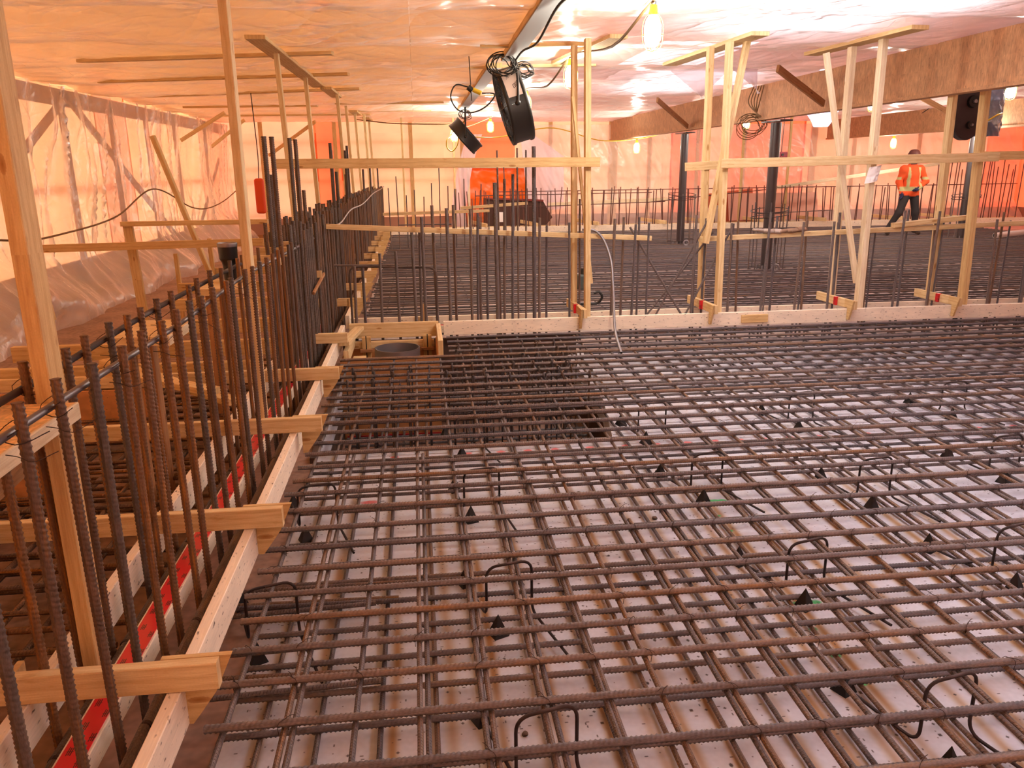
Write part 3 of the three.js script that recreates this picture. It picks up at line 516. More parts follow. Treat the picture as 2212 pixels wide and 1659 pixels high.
// ---------------------------------------------------------------- starter bars of the left kicker
const dowel = (x, z, top, r, mat, label, group, ribs, lean = 0, leanz = 0, y0 = -0.24) => tag(bar('starter_bar', V(x - lean * 0.2, y0, z), V(x + lean, top, z + leanz), r, mat, null, ribs), label, 'starter bar', group);
{
  const zr = [-1.62, -1.85, -2.06, -2.28, -2.5, -2.68, -2.93, -3.12, -3.29, -3.5, -3.71, -3.92, -4.07, -4.32, -4.53, -4.75, -4.97, -5.2, -5.42, -5.64, -5.86, -6.05];
  zr.forEach((z, i) => dowel(-0.935 + jit(0.006), z, 1.12 + jit(0.008), 0.0125, rebarLS[[2, 0, 0, 2, 1, 1, 3, 1, 2, 0, 1, 3][i % 12]], 'ribbed starter bar in the row beside the long form board, under the steel rail', 'starter bars beside the long form board', z > -5 ? 10 : false, jit(0.012), jit(0.01)));
  const zl = [-1.95, -2.15, -2.36, -2.58, -2.78, -2.99, -3.17, -3.37, -3.57, -3.78, -4.01, -4.23, -4.46, -4.67, -4.9, -5.15, -5.38, -5.6, -5.82];
  zl.forEach((z, i) => dowel(-1.145 + jit(0.006), z, z > -2.3 ? 0.93 : 1.1 + jit(0.008), 0.0125, rebarLS[[1, 3, 1, 0, 1, 2, 3, 1, 0][i % 9]], 'ribbed starter bar in the outer row of the left kicker', 'starter bars in the outer row of the left kicker', z > -4.6 ? 10 : false, jit(0.012), jit(0.012)));
  for (let z = -6.15; z > -10; z -= 0.115) for (const x of [-0.94, -1.14]) dowel(x + jit(0.012), z + jit(0.02), 1.2 + jit(0.06), 0.0145, rebarLM[[2, 0, 2, 2, 0][Math.floor(rnd() * 5)]], 'dark starter bar in the crowded part of the left kicker', 'crowded starter bars of the left kicker', false, jit(0.02));
  for (let z = -10; z > -22.6; z -= 0.2) for (const x of [-0.94, -1.14]) dowel(x + jit(0.012), z + jit(0.02), lerp(1.22, 1.16, (-z - 10) / 12) + jit(0.025), 0.016, rebarLM[[0, 2, 1, 0][Math.floor(rnd() * 4)]], 'starter bar in the far part of the left kicker', 'far starter bars of the left kicker', false, jit(0.015));
  // tall bars
  for (const [x, z, top, n] of [[-1.04, -5.88, 1.86, 0], [-1.0, -5.95, 1.86, 1], [-1.07, -6.2, 1.6, 2], [-1.04, -7.05, 1.89, 0], [-1.0, -7.1, 1.88, 1], [-1.05, -7.4, 1.65, 2], [-1.03, -7.6, 1.45, 1]]) dowel(x, z, top, 0.0165, rebarLS[n === 1 ? 0 : 2], 'tall dark starter bar rising above the rail beside the left kicker', 'tall starter bars of the left kicker', 10);
  for (const [x, z, top] of [[-1.04, -10.4, 1.86], [-1.06, -10.55, 1.95], [-1.01, -10.6, 1.6], [-1.04, -12.5, 1.9], [-1.02, -12.6, 1.97], [-1.07, -12.7, 1.55], [-0.98, -15.5, 1.62], [-0.96, -17.5, 1.75], [-0.94, -20.5, 1.8]]) dowel(x, z, top, 0.02, rebarLM[2], 'tall dark starter bar far along the left kicker behind the horizontal rail', 'far tall starter bars of the left kicker');
  // steel rails tied to the rows
  const tieSpots = (t, zs, x, y) => { const gs = []; for (const z of zs) { const a = rnd() * 6; gs.push(tubeGeo([[x, y, z + 0.03], [x + 0.03, y + 0.02, z], [x + 0.005, y + 0.03, z - 0.03], [x - 0.03, y, z], [x + 0.02, y - 0.02, z + 0.02], [x + 0.07, y - 0.01 + jit(0.03), z + jit(0.04)]], 0.0014, 14, 4)); gs.push(tubeGeo([[x - 0.02, y - 0.05, z], [x + 0.02, y - 0.05, z + 0.02], [x + 0.05, y - 0.06, z + 0.03], [x + 0.09, y - 0.075 + jit(0.03), z + jit(0.05)]], 0.0013, 8, 4)); } const o = mesh('tie_wires', mergeGeometries(gs), wireM, t); o.position.sub(t.position); o.userData.kind = 'stuff'; };
  const r1 = thing('steel_rail', V(-0.965, 1.05, -5), 'thin grey steel rod tied along the starter bars beside the long form board', 'rail');
  tube('rod', [[-0.965, 1.05, -1.0], [-0.965, 1.05, -2.2], [-0.965, 1.045, -3.2], [-0.966, 1.07, -4.4], [-0.965, 1.045, -6], [-0.967, 1.0, -8.3]], 0.0105, railSteel, r1, 60, 10); tieSpots(r1, [-1.85, -2.06, -2.5, -2.93, -3.5, -4.3], -0.96, 1.05);
  const r2 = thing('steel_rail', V(-1.175, 1.03, -4), 'dark steel rod tied along the outer row of the left kicker', 'rail');
  tube('rod', [[-1.17, 1.02, -1.4], [-1.17, 1.025, -2.4], [-1.172, 1.045, -3.5], [-1.17, 1.04, -5.4]], 0.0115, rebarDark, r2, 40, 10); tieSpots(r2, [-2.36, -2.99, -3.57], -1.17, 1.03);
  tag(tube('loose_cable', [[-0.9, 1.06, -8.3], [-0.9, 1.02, -9.5], [-0.9, 1.09, -11], [-0.9, 1.06, -13.5], [-0.89, 1.13, -17], [-0.88, 1.13, -20.5], [-0.88, 1.15, -22.4]], 0.011, steelGrey), 'thin grey cable lying against the far starter bars', 'cable');
}
// ---------------------------------------------------------------- cross kicker
tag(board('form_board', V(0.22, 0.07, -7.82), V(9.4, 0.07, -7.82), 0.14, 0.04, whiteWood), 'long scuffed white form board along the front of the cross kicker', 'form board');
tag(board('form_board', V(-0.72, 0.065, -7.84), V(0.17, 0.065, -7.84), 0.15, 0.04, woodA), 'short pale form board behind the sump box at the corner of the kickers', 'form board');
tag(board('form_board', V(-0.74, 0.06, -8.27), V(9.4, 0.06, -8.27), 0.11, 0.04, whiteWood), 'pale rear form board of the cross kicker behind the starter bars', 'form board');
tag(board('patch_block', V(3.35, 0.07, -7.792), V(3.64, 0.07, -7.792), 0.085, 0.02, woodB), 'small scabbed patch of wood on the front of the white form board', 'block');
tag(board('stake', V(0.02, -0.05, -8.2), V(0.02, 0.26, -8.2), 0.05, 0.02, woodA), 'short pale stake standing behind the keyway near the corner hoop', 'stake');
{
  const D = [[1.17, 1.83, 0.0155, 0], [1.11, 1.8, 0.008, 1], [1.03, 1.82, 0.008, 1], [0.84, 1.8, 0.008, 1], [0.79, 1.49, 0.016, 0], [0.94, 1.57, 0.0125, 0], [0.88, 1.52, 0.0125, 1], [0.52, 1.24, 0.0125, 0], [0.3, 1.25, 0.014, 0], [0.17, 1.27, 0.014, 1], [0.05, 1.17, 0.014, 0], [-0.05, 1.02, 0.0135, 0], [0.0, 1.0, 0.0125, 1], [1.22, 1.14, 0.0125, 0], [1.54, 1.09, 0.01, 0], [1.69, 1.31, 0.01, 1], [1.98, 1.12, 0.0135, 0], [2.14, 1.12, 0.012, 1], [2.2, 1.06, 0.0115, 0], [2.32, 1.12, 0.0105, 1], [2.36, 1.07, 0.0105, 0], [-0.22, 0.84, 0.0125, 0], [-0.4, 0.82, 0.0125, 0], [-0.58, 0.68, 0.013, 1], [-0.66, 0.7, 0.013, 0], [0.37, 1.27, 0.0125, 1], [0.63, 1.15, 0.0125, 1], [0.7, 0.95, 0.0115, 1], [1.33, 1.05, 0.011, 1], [0.58, 1.2, 0.0115, 0]];
  for (const [x, top, r, row] of D) dowel(x, row ? -8.17 : -7.95, top, r > 0.0145 ? 0.02 : r * 1.15, (r > 0.012 ? rebarM : rebarM)[Math.floor(rnd() * 3)], top > 1.7 && r < 0.01 ? 'thin tall starter bar rising past the level guard rail' : top > 1.7 ? 'thickest starter bar rising past the level guard rail' : top > 1.4 ? 'thick starter bar standing almost up to the level guard rail' : top < 0.95 && x < 0 ? 'short starter bar inside the corner hoop behind the sump box' : 'starter bar rising just past the pale sloping rail of the cross kicker', top > 1.7 && r < 0.01 ? 'thin tall bars past the guard rail' : top > 1.7 ? 'thickest bar past the guard rail' : top > 1.4 ? 'thick bars under the guard rail' : top < 0.95 && x < 0 ? 'short bars in the corner hoop' : 'starter bars along the pale sloping rail', false, jit(0.02));
  for (let x = 2.86, i = 0; x < 8.4; x += 0.19, i++) dowel(x + jit(0.02), i % 2 ? -8.17 : -7.95, 1.1 + jit(0.06), 0.0135, rebarM[[0, 2, 1, 3][i % 4]], 'starter bar in the right part of the cross kicker, under the pale rail', 'starter bars in the right part of the cross kicker', false, jit(0.05));
  for (let x = 2.95, i = 0; x < 8.4; x += 0.4, i++) dowel(x + jit(0.02), -8.18, 1.0 + jit(0.06), 0.0105, rebarM[[0, 2][i % 2]], 'starter bar in the right part of the cross kicker, under the pale rail', 'starter bars in the right part of the cross kicker', false, jit(0.05));
  for (const [a, b, r, lab] of [[V(2.82, 0.0, -7.97), V(2.2, 1.02, -8.1), 0.012, 'bar leaning left out of the cross kicker between the propping frames'], [V(2.45, -0.05, -8.12), V(3.02, 1.12, -8.0), 0.0115, 'thin bar leaning right behind the crossed studs'], [V(2.35, -0.05, -8.2), V(3.1, 0.95, -8.1), 0.0115, 'thin bar leaning far right behind the crossed studs'], [V(2.75, 0.02, -7.96), V(3.25, 1.0, -7.96), 0.0115, 'thin bar leaning right in front of the crossed studs']]) tag(bar('leaning_bar', a, b, r, rebarM[0]), lab, 'rebar');
  // hoop at the corner
  const h = mesh('rebar_hoop', bentGeo([[-0.7, -0.1, -8.02], [-0.7, 0.69, -8.02], [0.17, 0.66, -8.02], [0.16, -0.1, -8.02]], 0.0115, 0.09, 9), rebarM[1]); tag(h, 'rusty bent hoop standing in the corner of the two kickers', 'rebar hoop');
  tag(bar('cross_rod', V(-0.85, 0.7, -8.05), V(-0.2, 0.69, -8.03), 0.0105, rebarM[1]), 'thin rod lying level behind the corner hoop', 'rebar');
}
// rails, studs and hangers of the cross kicker
tag(board('rail_board', V(-0.9, 1.085, -8.06), V(2.42, 0.905, -8.06), 0.05, 0.04, woodA), 'pale sloping rail nailed behind the uneven starter bars', 'rail');
tag(board('rail_board', V(2.94, 0.885, -8.06), V(5.0, 0.945, -8.06), 0.05, 0.05, woodA), 'pale rail behind the starter bars with gloves lying on it', 'rail');
tag(board('rail_board', V(4.45, 0.925, -8.08), V(9.2, 1.06, -8.08), 0.05, 0.05, woodA), 'pale rail lapping onto the next beyond the V shaped studs', 'rail');
tag(board('loose_board', V(5.1, 0.99, -8.06), V(5.95, 1.06, -8.06), 0.05, 0.08, woodA), 'short loose board lying on the pale rail', 'board');
tag(board('guard_rail', V(-1.3, 1.685, -7.78), V(1.79, 1.675, -7.78), 0.09, 0.038, woodB), 'long level guard rail nailed to the studs above the uneven starter bars', 'guard rail');
tag(board('guard_rail', V(3.02, 1.65, -7.78), V(6.0, 1.69, -7.78), 0.09, 0.038, woodA), 'long level guard rail nailed to the studs in front of the worker', 'guard rail');
tag(board('guard_rail', V(5.8, 1.7, -7.82), V(9.2, 1.74, -7.82), 0.09, 0.038, woodB), 'guard rail lapped behind the end of the long one in front of the worker', 'guard rail');
tag(board('guard_rail', V(2.8, 1.62, -8.2), V(3.6, 1.66, -8.2), 0.085, 0.038, woodA), 'short stub rail with a dark bolt hole behind the crossed studs', 'guard rail');
const studs = [];
const studT = (a, b, label, m = woodA, w = 0.045, d = 0.089) => tag(board('wood_stud', a, b, w, d, m), label, 'stud');
studT(V(1.71, 0.1, -7.87), V(1.67, 2.8, -7.87), 'upright front stud of the first propping frame, beside the curved grey conduit', woodA, 0.055);
studT(V(1.645, 0.18, -8.25), V(1.615, 2.79, -8.25), 'upright rear stud of the first propping frame', woodA, 0.055);
studT(V(1.79, 0.45, -8.06), V(1.57, 2.3, -8.06), 'thin slanting brace between the two studs of the first propping frame', woodA, 0.03, 0.04);
studT(V(3.06, 0.16, -8.25), V(3.02, 2.79, -8.25), 'upright rear stud of the crossed propping frame', woodA, 0.055);
studT(V(3.115, 0.12, -7.87), V(3.07, 2.78, -7.87), 'upright front stud of the crossed propping frame', woodA, 0.055);
studT(V(2.98, 0.85, -7.98), V(3.3, 2.86, -7.98), 'long slanting stud leaning across the crossed propping frame', woodA, 0.05);
studT(V(4.68, 0.4, -7.94), V(4.1, 2.7, -7.94), 'slanting stud forming a V with its upright neighbour', woodC, 0.055, 0.04);
studT(V(4.58, 0.18, -8.25), V(4.54, 2.8, -8.25), 'upright rear stud of the V shaped propping frame', woodC, 0.06);
studT(V(4.69, 0.1, -7.87), V(4.65, 2.82, -7.87), 'upright front stud of the V shaped propping frame with paper stuck on it', woodC, 0.06);
studT(V(5.77, 0.18, -8.25), V(5.73, 2.34, -8.25), 'upright rear stud standing under the strand board beam', woodA, 0.06);
studT(V(5.9, 0.1, -7.87), V(5.82, 2.34, -7.87), 'upright front stud standing under the strand board beam', woodB, 0.065);
tag(board('thin_batten', V(5.82, 0.16, -8.3), V(5.79, 1.2, -8.3), 0.02, 0.04, darkWood), 'thin brown batten beside the rear stud under the beam', 'batten');
for (const [x, lab] of [[1.64, 'first propping frame'], [3.02, 'crossed propping frame'], [4.55, 'V shaped propping frame'], [5.75, 'studs under the beam']]) {
  const t = thing('form_hanger', V(x, 0.12, -8.1), 'short pale hanger with gusset laid across the cross kicker at the ' + lab, 'hanger board');
  board('crosspiece', V(x - 0.02, 0.187, -8.45), V(x + 0.02, 0.187, -7.72), 0.09, 0.04, woodA, t);
  const g = mesh('gusset', prism([[0, 0.1], [0.17, 0.1], [0.1, -0.11], [0.06, -0.11], [0.06, 0.02], [0, 0.02]], 0.02), woodB, t); g.rotation.y = -Math.PI / 2; g.position.set(-0.02, 0.02, 0.25);
  tag(board('red_tape_band', V(x - 0.021, 0.19, -8.06), V(x - 0.019, 0.19, -8.02), 0.094, 0.046, tapeM, t), 'red tape wrapped over the hanger');
}
// studs of the left kicker frames
studT(V(-1.095, 0.1, -2.36), V(-1.085, 2.86, -2.36), 'big pale foreground post standing on the first cross hanger', woodB, 0.046, 0.095);
scene.children[scene.children.length - 1].userData.category = 'post';
studT(V(-0.955, 0.22, -4.56), V(-0.945, 2.86, -4.56), 'tall thin stud rising from the cross hanger beside the black tumbler', woodA, 0.045);
for (const [x, z, i] of [[-1.42, -9.2, 0], [-1.42, -11.5, 1], [-1.2, -13.6, 2], [-1.28, -18.6, 3], [-1.1, -18.9, 4], [-1.12, -21.2, 5], [-1.3, -16.5, 6]]) tag(board('wood_stud', V(x + 0.08, 0.14, z), V(x, 2.82, z), 0.05, 0.089, woodA), 'upright stud propping the ceiling from the far part of the left kicker', 'stud', 'studs along the far left kicker');
for (const [x, z] of [[1.0, -21.0], [-0.3, -20.6]]) tag(board('wood_stud', V(x, 0, z), V(x, 2.85, z), 0.045, 0.06, woodB), 'thin upright stud in front of the pale back wall tarpaulin', 'stud', 'thin studs before the back wall');
for (const [x, z] of [[7.1, -20.9], [8.7, -20.9], [10.0, -20.9]]) tag(board('wood_stud', V(x, 0, z), V(x, 2.85, z), 0.06, 0.06, woodB), 'thin stud before the orange part of the back wall', 'stud', 'studs before the orange back wall');
// ---------------------------------------------------------------- sump box
{
  const t = thing('sump_box', V(-0.3, -0.8, -7.35), 'brown plywood sump box sunk in the corner of the two kickers', 'formwork box');
  const W = (nm, w, h, d, x, y, z, m = plyM) => { const o = mesh(nm, boxUV(w, h, d), m, t); o.position.set(x, y, z).sub(t.position); return o; };
  W('front_panel', 0.88, 0.76, 0.019, -0.3, -0.39, -6.97);
  W('side_panel', 0.019, 0.76, 0.8, 0.14, -0.39, -7.37); W('side_panel', 0.019, 0.72, 0.8, -0.735, -0.41, -7.37); W('back_panel', 0.86, 0.7, 0.019, -0.3, -0.42, -7.775);
  W('bottom_panel', 0.86, 0.02, 0.8, -0.3, -0.6, -7.37);
  board('top_cleat', V(-0.7, -0.06, -7.75), V(0.12, -0.06, -7.75), 0.07, 0.04, woodA, t);
  board('side_cleat', V(0.165, 0.05, -7.0), V(0.165, 0.05, -7.84), 0.14, 0.045, woodA, t);
  board('side_cleat', V(-0.69, -0.01, -7.02), V(-0.69, -0.01, -7.8), 0.12, 0.045, woodA, t);
  for (const [x, s] of [[-0.55, 1], [0.05, -1]]) { board('corner_block', V(x, -0.22, -7.7), V(x, 0.03, -7.7), 0.085, 0.04, woodB, t); board('bracket', V(x - 0.06, -0.1, -7.66), V(x + 0.06, -0.1, -7.66), 0.03, 0.04, darkWood, t); bar('threaded_rod', V(x, -0.25, -7.65), V(x, 0.05, -7.65), 0.005, blackMetal, t); }
  W('small_block', 0.12, 0.06, 0.1, -0.6, -0.13, -7.4, woodA);
  for (const s of [-1, 1]) { const g = mesh('corner_gusset', prism([[0, 0], [0.16 * s, 0], [0.16 * s, -0.14]], 0.019), plyM, t); g.position.set(-0.24 + s * 0.18, -0.1, -7.74).sub(t.position); }
  tag(board('red_strip', V(-0.72, -0.755, -6.955), V(0.14, -0.755, -6.955), 0.03, 0.01, redM, t), 'red strip along the foot of the box');
  const p = thing('round_sleeve', V(-0.24, -0.56, -7.38), 'grey round pipe sleeve standing inside the sump box', 'pipe sleeve');
  const prof = [[0.2, 0], [0.215, 0], [0.215, 0.545], [0.2, 0.545], [0.2, 0]].map((q) => new THREE.Vector2(...q)); mesh('sleeve', new THREE.LatheGeometry(prof, 40), steelGrey, p);
}
// end board over the kicker corner
{ const t = thing('form_hanger', V(-0.95, 0.14, -6.95), 'short pale hanger block nailed beside the sump box', 'hanger board'); board('crosspiece', V(-0.95, 0.187, -6.95), V(-0.66, 0.187, -6.95), 0.089, 0.04, woodA, t); board('ledger', V(-0.7, 0.12, -7.0), V(-0.62, 0.1, -7.8), 0.04, 0.09, woodA, t); }
// ---------------------------------------------------------------- back kicker and its fence of starter bars
tag(board('form_board', V(-0.7, 0.075, -20.32), V(17, 0.075, -20.45), 0.15, 0.04, whiteWood), 'long white form board along the back kicker', 'form board');
tag(board('form_board', V(-0.7, 0.06, -20.85), V(17, 0.06, -20.95), 0.15, 0.04, woodA), 'pale rear form board of the back kicker behind its starter bars', 'form board');
for (const x of [1.7, 3.0, 4.6, 6.4, 7.6, 9.2, 10.8, 13.0, 14.6]) tag(board('back_hanger', V(x - 0.25, 0.205, -21.6), V(x + 0.05, 0.2, -20.2), 0.09, 0.04, woodA), 'pale hanger board laid across the back kicker', 'hanger board', 'hangers across the back kicker');
{
  const fenceM = std({ color: sR(84, 50, 44), roughness: 0.7 }), fenceM2 = std({ color: sR(100, 60, 50), roughness: 0.7 });
  const t = thing('starter_bar_fence', V(6, 0, -20.6), 'fence of thin red brown starter bars tied together along the back kicker', 'rebar fence');
  for (let x = 1.0, i = 0; x < 16.6; x += 0.118, i++) { const f = i % 2, tall = x > 14.3 ? rr(0.3, 0.85) : 0; bar('upright_bar', V(x + jit(0.03), 0, f ? -20.75 : -20.5), V(x + jit(0.07), 1.06 + jit(0.06) + tall, f ? -20.75 : -20.5), 0.0125, [fenceM, fenceM2][i % 2], t, false, 6); }
  bar('tie_bar', V(2.0, 1.02, -20.5), V(16.5, 1.06, -20.5), 0.012, fenceM, t, false, 6); bar('tie_bar', V(1.5, 0.92, -20.75), V(6.2, 0.95, -20.75), 0.012, fenceM, t, false, 6);
  bar('tie_bar', V(2.4, 0.62, -20.52), V(6.5, 0.72, -20.52), 0.012, fenceM, t, false, 6); bar('tie_bar', V(6.0, 0.7, -20.53), V(9.4, 1.0, -20.53), 0.012, fenceM, t, false, 6); bar('tie_bar', V(9.0, 0.35, -20.6), V(11.2, 0.42, -20.6), 0.012, rebarM[0], t, false, 6);
}
for (let i = 0; i < 16; i++) { const x = -0.55 + i * 0.17; tag(bar('starter_bar', V(x, 0, -16.6 + jit(0.25)), V(x + jit(0.03), [1.2, 1.45, 1.0, 1.28, 1.1, 1.35, 1.62, 1.3][i % 8] + jit(0.1), -16.6), 0.011, rebarM[i % 3]), 'thin starter bar in the scattered group before the dark bin', 'starter bar', 'scattered starter bars before the dark bin'); }
tag(board('rail_board', V(-0.7, 0.72, -16.64), V(1.5, 0.76, -16.64), 0.06, 0.05, woodA), 'pale rail behind the scattered starter bars', 'rail');
tag(board('rail_board', V(0.9, 0.82, -16.64), V(2.3, 0.9, -16.64), 0.06, 0.05, woodA), 'short pale rail before the dark bin', 'rail');
tag(bar('level_rod', V(-0.4, 0.5, -16.6), V(0.7, 0.5, -16.6), 0.012, rebarM[2]), 'short rod tied level between the scattered starter bars', 'rebar');
// slanting long white board behind the fence, seen behind the worker
tag(board('long_board', V(9.6, 1.02, -20.79), V(15.2, 1.72, -20.79), 0.09, 0.04, woodC), 'long pale board slanting behind the worker', 'board');
tag(board('low_board', V(3.6, 0.62, -21.9), V(7.0, 0.72, -21.9), 0.1, 0.04, woodC), 'pale low rail before the film on the back wall', 'board');
tag(board('leaning_board', V(11.0, 0.0, -21.4), V(10.6, 0.8, -21.6), 0.09, 0.03, woodA), 'short board leaning behind the fence beside the worker', 'board');
// ---------------------------------------------------------------- doorway with bin, curtain and poly drape
{
  const o = mesh('orange_curtain', gridGeo(40, 30, (u, v) => { const x = lerp(1.55, 3.1, u), y = lerp(0.1, 1.62, v), w = lerp(1.25, 1, v); return [2.35 + (x - 2.35) * w, y, -22.6 + 0.1 * fbm(x * 3 + y, y * 3, 4, 3), x, y]; }), phys({ color: sR(236, 118, 24), roughness: 0.4, transmission: 0.35, thickness: 0, side: THREE.DoubleSide })); tag(o, 'shiny orange tarpaulin curtain in the back doorway above the dark bin', 'curtain');
  tag(board('door_header', V(1.5, 1.68, -22.4), V(3.1, 1.66, -22.4), 0.13, 0.05, woodC), 'grey white header board over the orange curtain', 'board');
  for (const [x, l] of [[1.45, 'left'], [3.15, 'right']]) tag(board('door_jamb', V(x, SLAB, -22.45), V(x, 1.75, -22.45), 0.09, 0.05, woodC), 'grey white jamb post of the doorway on the ' + (l === 'left' ? 'side of the narrow drape' : 'side of the sagging drape'), 'post');
  const d = mesh('plastic_drape', gridGeo(60, 40, (u, v) => { const x = lerp(2.85, 4.1, u), top = lerp(2.75, 1.9, u), y = lerp(0.5 + 0.5 * Math.pow(1 - Math.abs(u - 0.55) * 1.5, 2) * 0.3, top, v); return [x + (1 - u) * (1 - v) * 0.25, y - 0.5 * Math.sin(u * Math.PI) * (1 - v) * 0.3, -22.2 + 0.16 * fbm(x * 2.2 + y * 1.2, y * 0.7, 41, 3), x, y]; }), milkFilm); tag(d, 'milky violet plastic drape sagging beside the back doorway', 'plastic sheet');
  const d2 = mesh('plastic_drape', gridGeo(30, 40, (u, v) => { const x = lerp(1.0, 1.4, u), y = lerp(0, 2.5, v); return [x + 0.5 * v * v - 0.05, y, -22.3 + 0.12 * fbm(x * 4 + y, y * 0.6, 51, 3), x, y]; }), milkFilm); tag(d2, 'narrow milky plastic drape on the other side of the doorway', 'plastic sheet');
  const b = thing('debris_bin', V(2.6, -0.05, -21.9), 'large dark brown steel debris bin before the back doorway', 'bin');
  const m = std({ color: sR(76, 48, 38), roughness: 0.6, metalness: 0.3 });
  const bd = mesh('body', prism([[-0.75, 0], [0.75, 0], [1.05, 0.35], [0.8, 0.78], [-0.75, 0.86]], 0.9), m, b); const rim = board('rim', V(1.84, 0.83, -21.43), V(3.4, 0.75, -21.43), 0.05, 0.05, std({ color: sR(120, 42, 34), roughness: 0.5 }), b);
  board('label_plate', V(2.26, 0.2, -21.44), V(2.26, 0.46, -21.44), 0.13, 0.012, paper, b);
  for (const x of [-0.5, 0.1, 0.6]) { const o2 = mesh('stiffener', boxUV(0.06, 0.74, 0.05), m, b); o2.position.set(x, 0.38, 0.46); }
}
// clutter of grey board, block and buckets before the orange back wall
{
  const s = thing('plywood_sheet', V(10.3, 0.1, -21.4), 'weathered pinkish plywood sheet leaning behind the fence before the orange wall', 'plywood'); const o = mesh('sheet', new THREE.BoxGeometry(2.6, 0.75, 0.02), std({ color: sR(214, 160, 140), roughness: 0.8 }), s); o.position.set(-0.4, 0.4, 0); o.rotation.x = -0.25;
  const u = thing('plywood_sheet', V(9.0, -0.27, -21.7), 'tall orange brown panel standing behind the fence', 'plywood'); const p = mesh('sheet', new THREE.BoxGeometry(1.3, 1.15, 0.02), std({ color: sR(196, 96, 62), roughness: 0.8 }), u); p.position.set(-0.2, 0.62, 0); p.rotation.z = 0.1;
  const k = thing('paper_bag', V(8.0, 0.08, -20.93), 'small whitish paper bag caught in the fence', 'bag'); const q = mesh('bag', new RoundedBoxGeometry(0.28, 0.4, 0.12, 3, 0.04), std({ color: sR(206, 186, 170), roughness: 0.9 }), k); q.position.y = 0.25; const q2 = mesh('folded_top', new RoundedBoxGeometry(0.22, 0.06, 0.1, 2, 0.02), std({ color: sR(190, 170, 154), roughness: 0.9 }), k); q2.position.y = 0.47;
}
// ---------------------------------------------------------------- left strip: planks, low beams, guard rails
const bt = (nm, a, b, w, t, lab, cat = 'board', m = woodA, hint) => tag(board(nm, a, b, w, t, m, null, hint), lab, cat);
function bench(name, x0, x1, z0, z1, label, m, h = 0.035, Y0 = 0.85) { const t = thing(name, V((x0 + x1) / 2, 0.2, (z0 + z1) / 2), label, 'bench'); const p = mesh('top', boxUV(x1 - x0, h, z0 - z1), m, t); p.position.set(0, Y0 - h / 2 - 0.2, 0); board('edge_board', V(x1 + 0.005, Y0 - 0.024, z0), V(x1 + 0.005, Y0 - 0.024, z1), 0.05, 0.012, woodC, t); for (const z of [z0 - 0.08, z1 + 0.08]) board('leg', V(x0 + 0.06, -0.2, z), V(x0 + 0.06, Y0 - 0.035, z), 0.038, 0.08, darkWood, t); return t; }
bench('osb_bench', -1.75, -1.005, -0.9, -2.3, 'strand board bench top beside the foreground post', osbFlat, 0.018, 0.995);
bench('plank_bench', -1.52, -1.25, -3.95, -4.42, 'short pale plank bench behind the outer row of starter bars', woodA, 0.045);
bench('plank_bench', -1.52, -1.24, -5.55, -6.08, 'short pale plank bench that carries the black tumbler', woodA, 0.045);
for (const [z, x0, y, lab] of [[-5.85, -3.6, 0.2, 'low timber across the left strip near the sump corner'], [-6.62, -3.3, 0.28, 'low timber across the left strip behind the first'], [-7.6, -2.6, 0.26, 'low timber across the left strip under the tumbler'], [-8.9, -2.7, 0.3, 'low timber across the left strip at the guard rail'], [-10.2, -3.0, 0.25, 'low timber across the left strip at the far uprights']]) bt('low_timber', V(x0, 0.206, z), V(-1.19, 0.206, z), 0.13, 0.06, lab, 'timber', woodB);
for (const [a, b, lab] of [[V(-1.7, 0.34, -1.2), V(-1.95, 0.34, -4.0), 'upper brown plank stacked along the left strip'], [V(-1.78, 0.24, -1.2), V(-2.02, 0.24, -4.3), 'lower brown plank stacked along the left strip'], [V(-2.1, 0.1, -1.2), V(-2.25, 0.1, -4.3), 'brown plank lying beside the stacked planks']]) bt('stacked_plank', a, b, 0.09, 0.05, lab, 'plank', darkWood);
for (const [a, b, lab] of [[V(-1.3, 0.3, -4.9), V(-2.1, 0.36, -5.3), 'split board lying askew among the low timbers'], [V(-1.22, 0.2, -5.0), V(-2.3, 0.3, -5.85), 'second split board lying askew below the first']]) bt('split_board', a, b, 0.04, 0.1, lab, 'board', woodB);
for (const [z0, y0, lab] of [[-2.65, -0.12, 'brown form wall between the mats beside the foreground post'], [-3.75, -0.12, 'brown form wall between the second and third hangers'], [-5.0, -0.12, 'brown form wall between the third and fourth hangers']]) bt('strip_form', V(-3.2, y0 + 0.12, z0 - 0.6), V(-1.95, y0 + 0.12, z0 - 0.6), 0.3, 0.02, lab, 'form board', plyM);
bt('guard_rail', V(-3.3, 1.06, -9.4), V(-1.7, 1.06, -9.4), 0.05, 0.09, 'upper timber rail before the left film wall', 'guard rail', woodB);
bt('guard_rail', V(-4.35, 0.81, -9.3), V(-1.75, 0.84, -9.3), 0.085, 0.04, 'lower timber rail before the left film wall', 'guard rail', woodB);
bt('rail_post', V(-3.2, -0.25, -9.45), V(-3.25, 1.04, -9.45), 0.1, 0.05, 'timber post under the corner of the upper rail', 'post', woodB);
bt('rail_post', V(-4.2, 0.0, -9.35), V(-4.28, 0.8, -9.35), 0.12, 0.04, 'orange timber post under the lower rail behind the foreground post', 'post', woodB);
bt('leaning_brace', V(-2.33, -0.26, -9.9), V(-3.0, 2.02, -9.9), 0.05, 0.09, 'timber brace leaning against the left film behind the rails', 'brace', woodB);
for (const [x, z, h] of [[-3.05, -10.4, 0.62], [-2.62, -10.4, 0.8]]) bt('short_post', V(x, -0.26, z), V(x, h, z), 0.05, 0.05, 'short upright post on the low timber before the left film', 'post', woodB).userData.group = 'short posts before the left film';
bt('low_rail', V(-3.05, 0.2, -10.35), V(-1.9, 0.2, -10.35), 0.09, 0.04, 'low rail joining the short upright posts', 'rail', woodB);
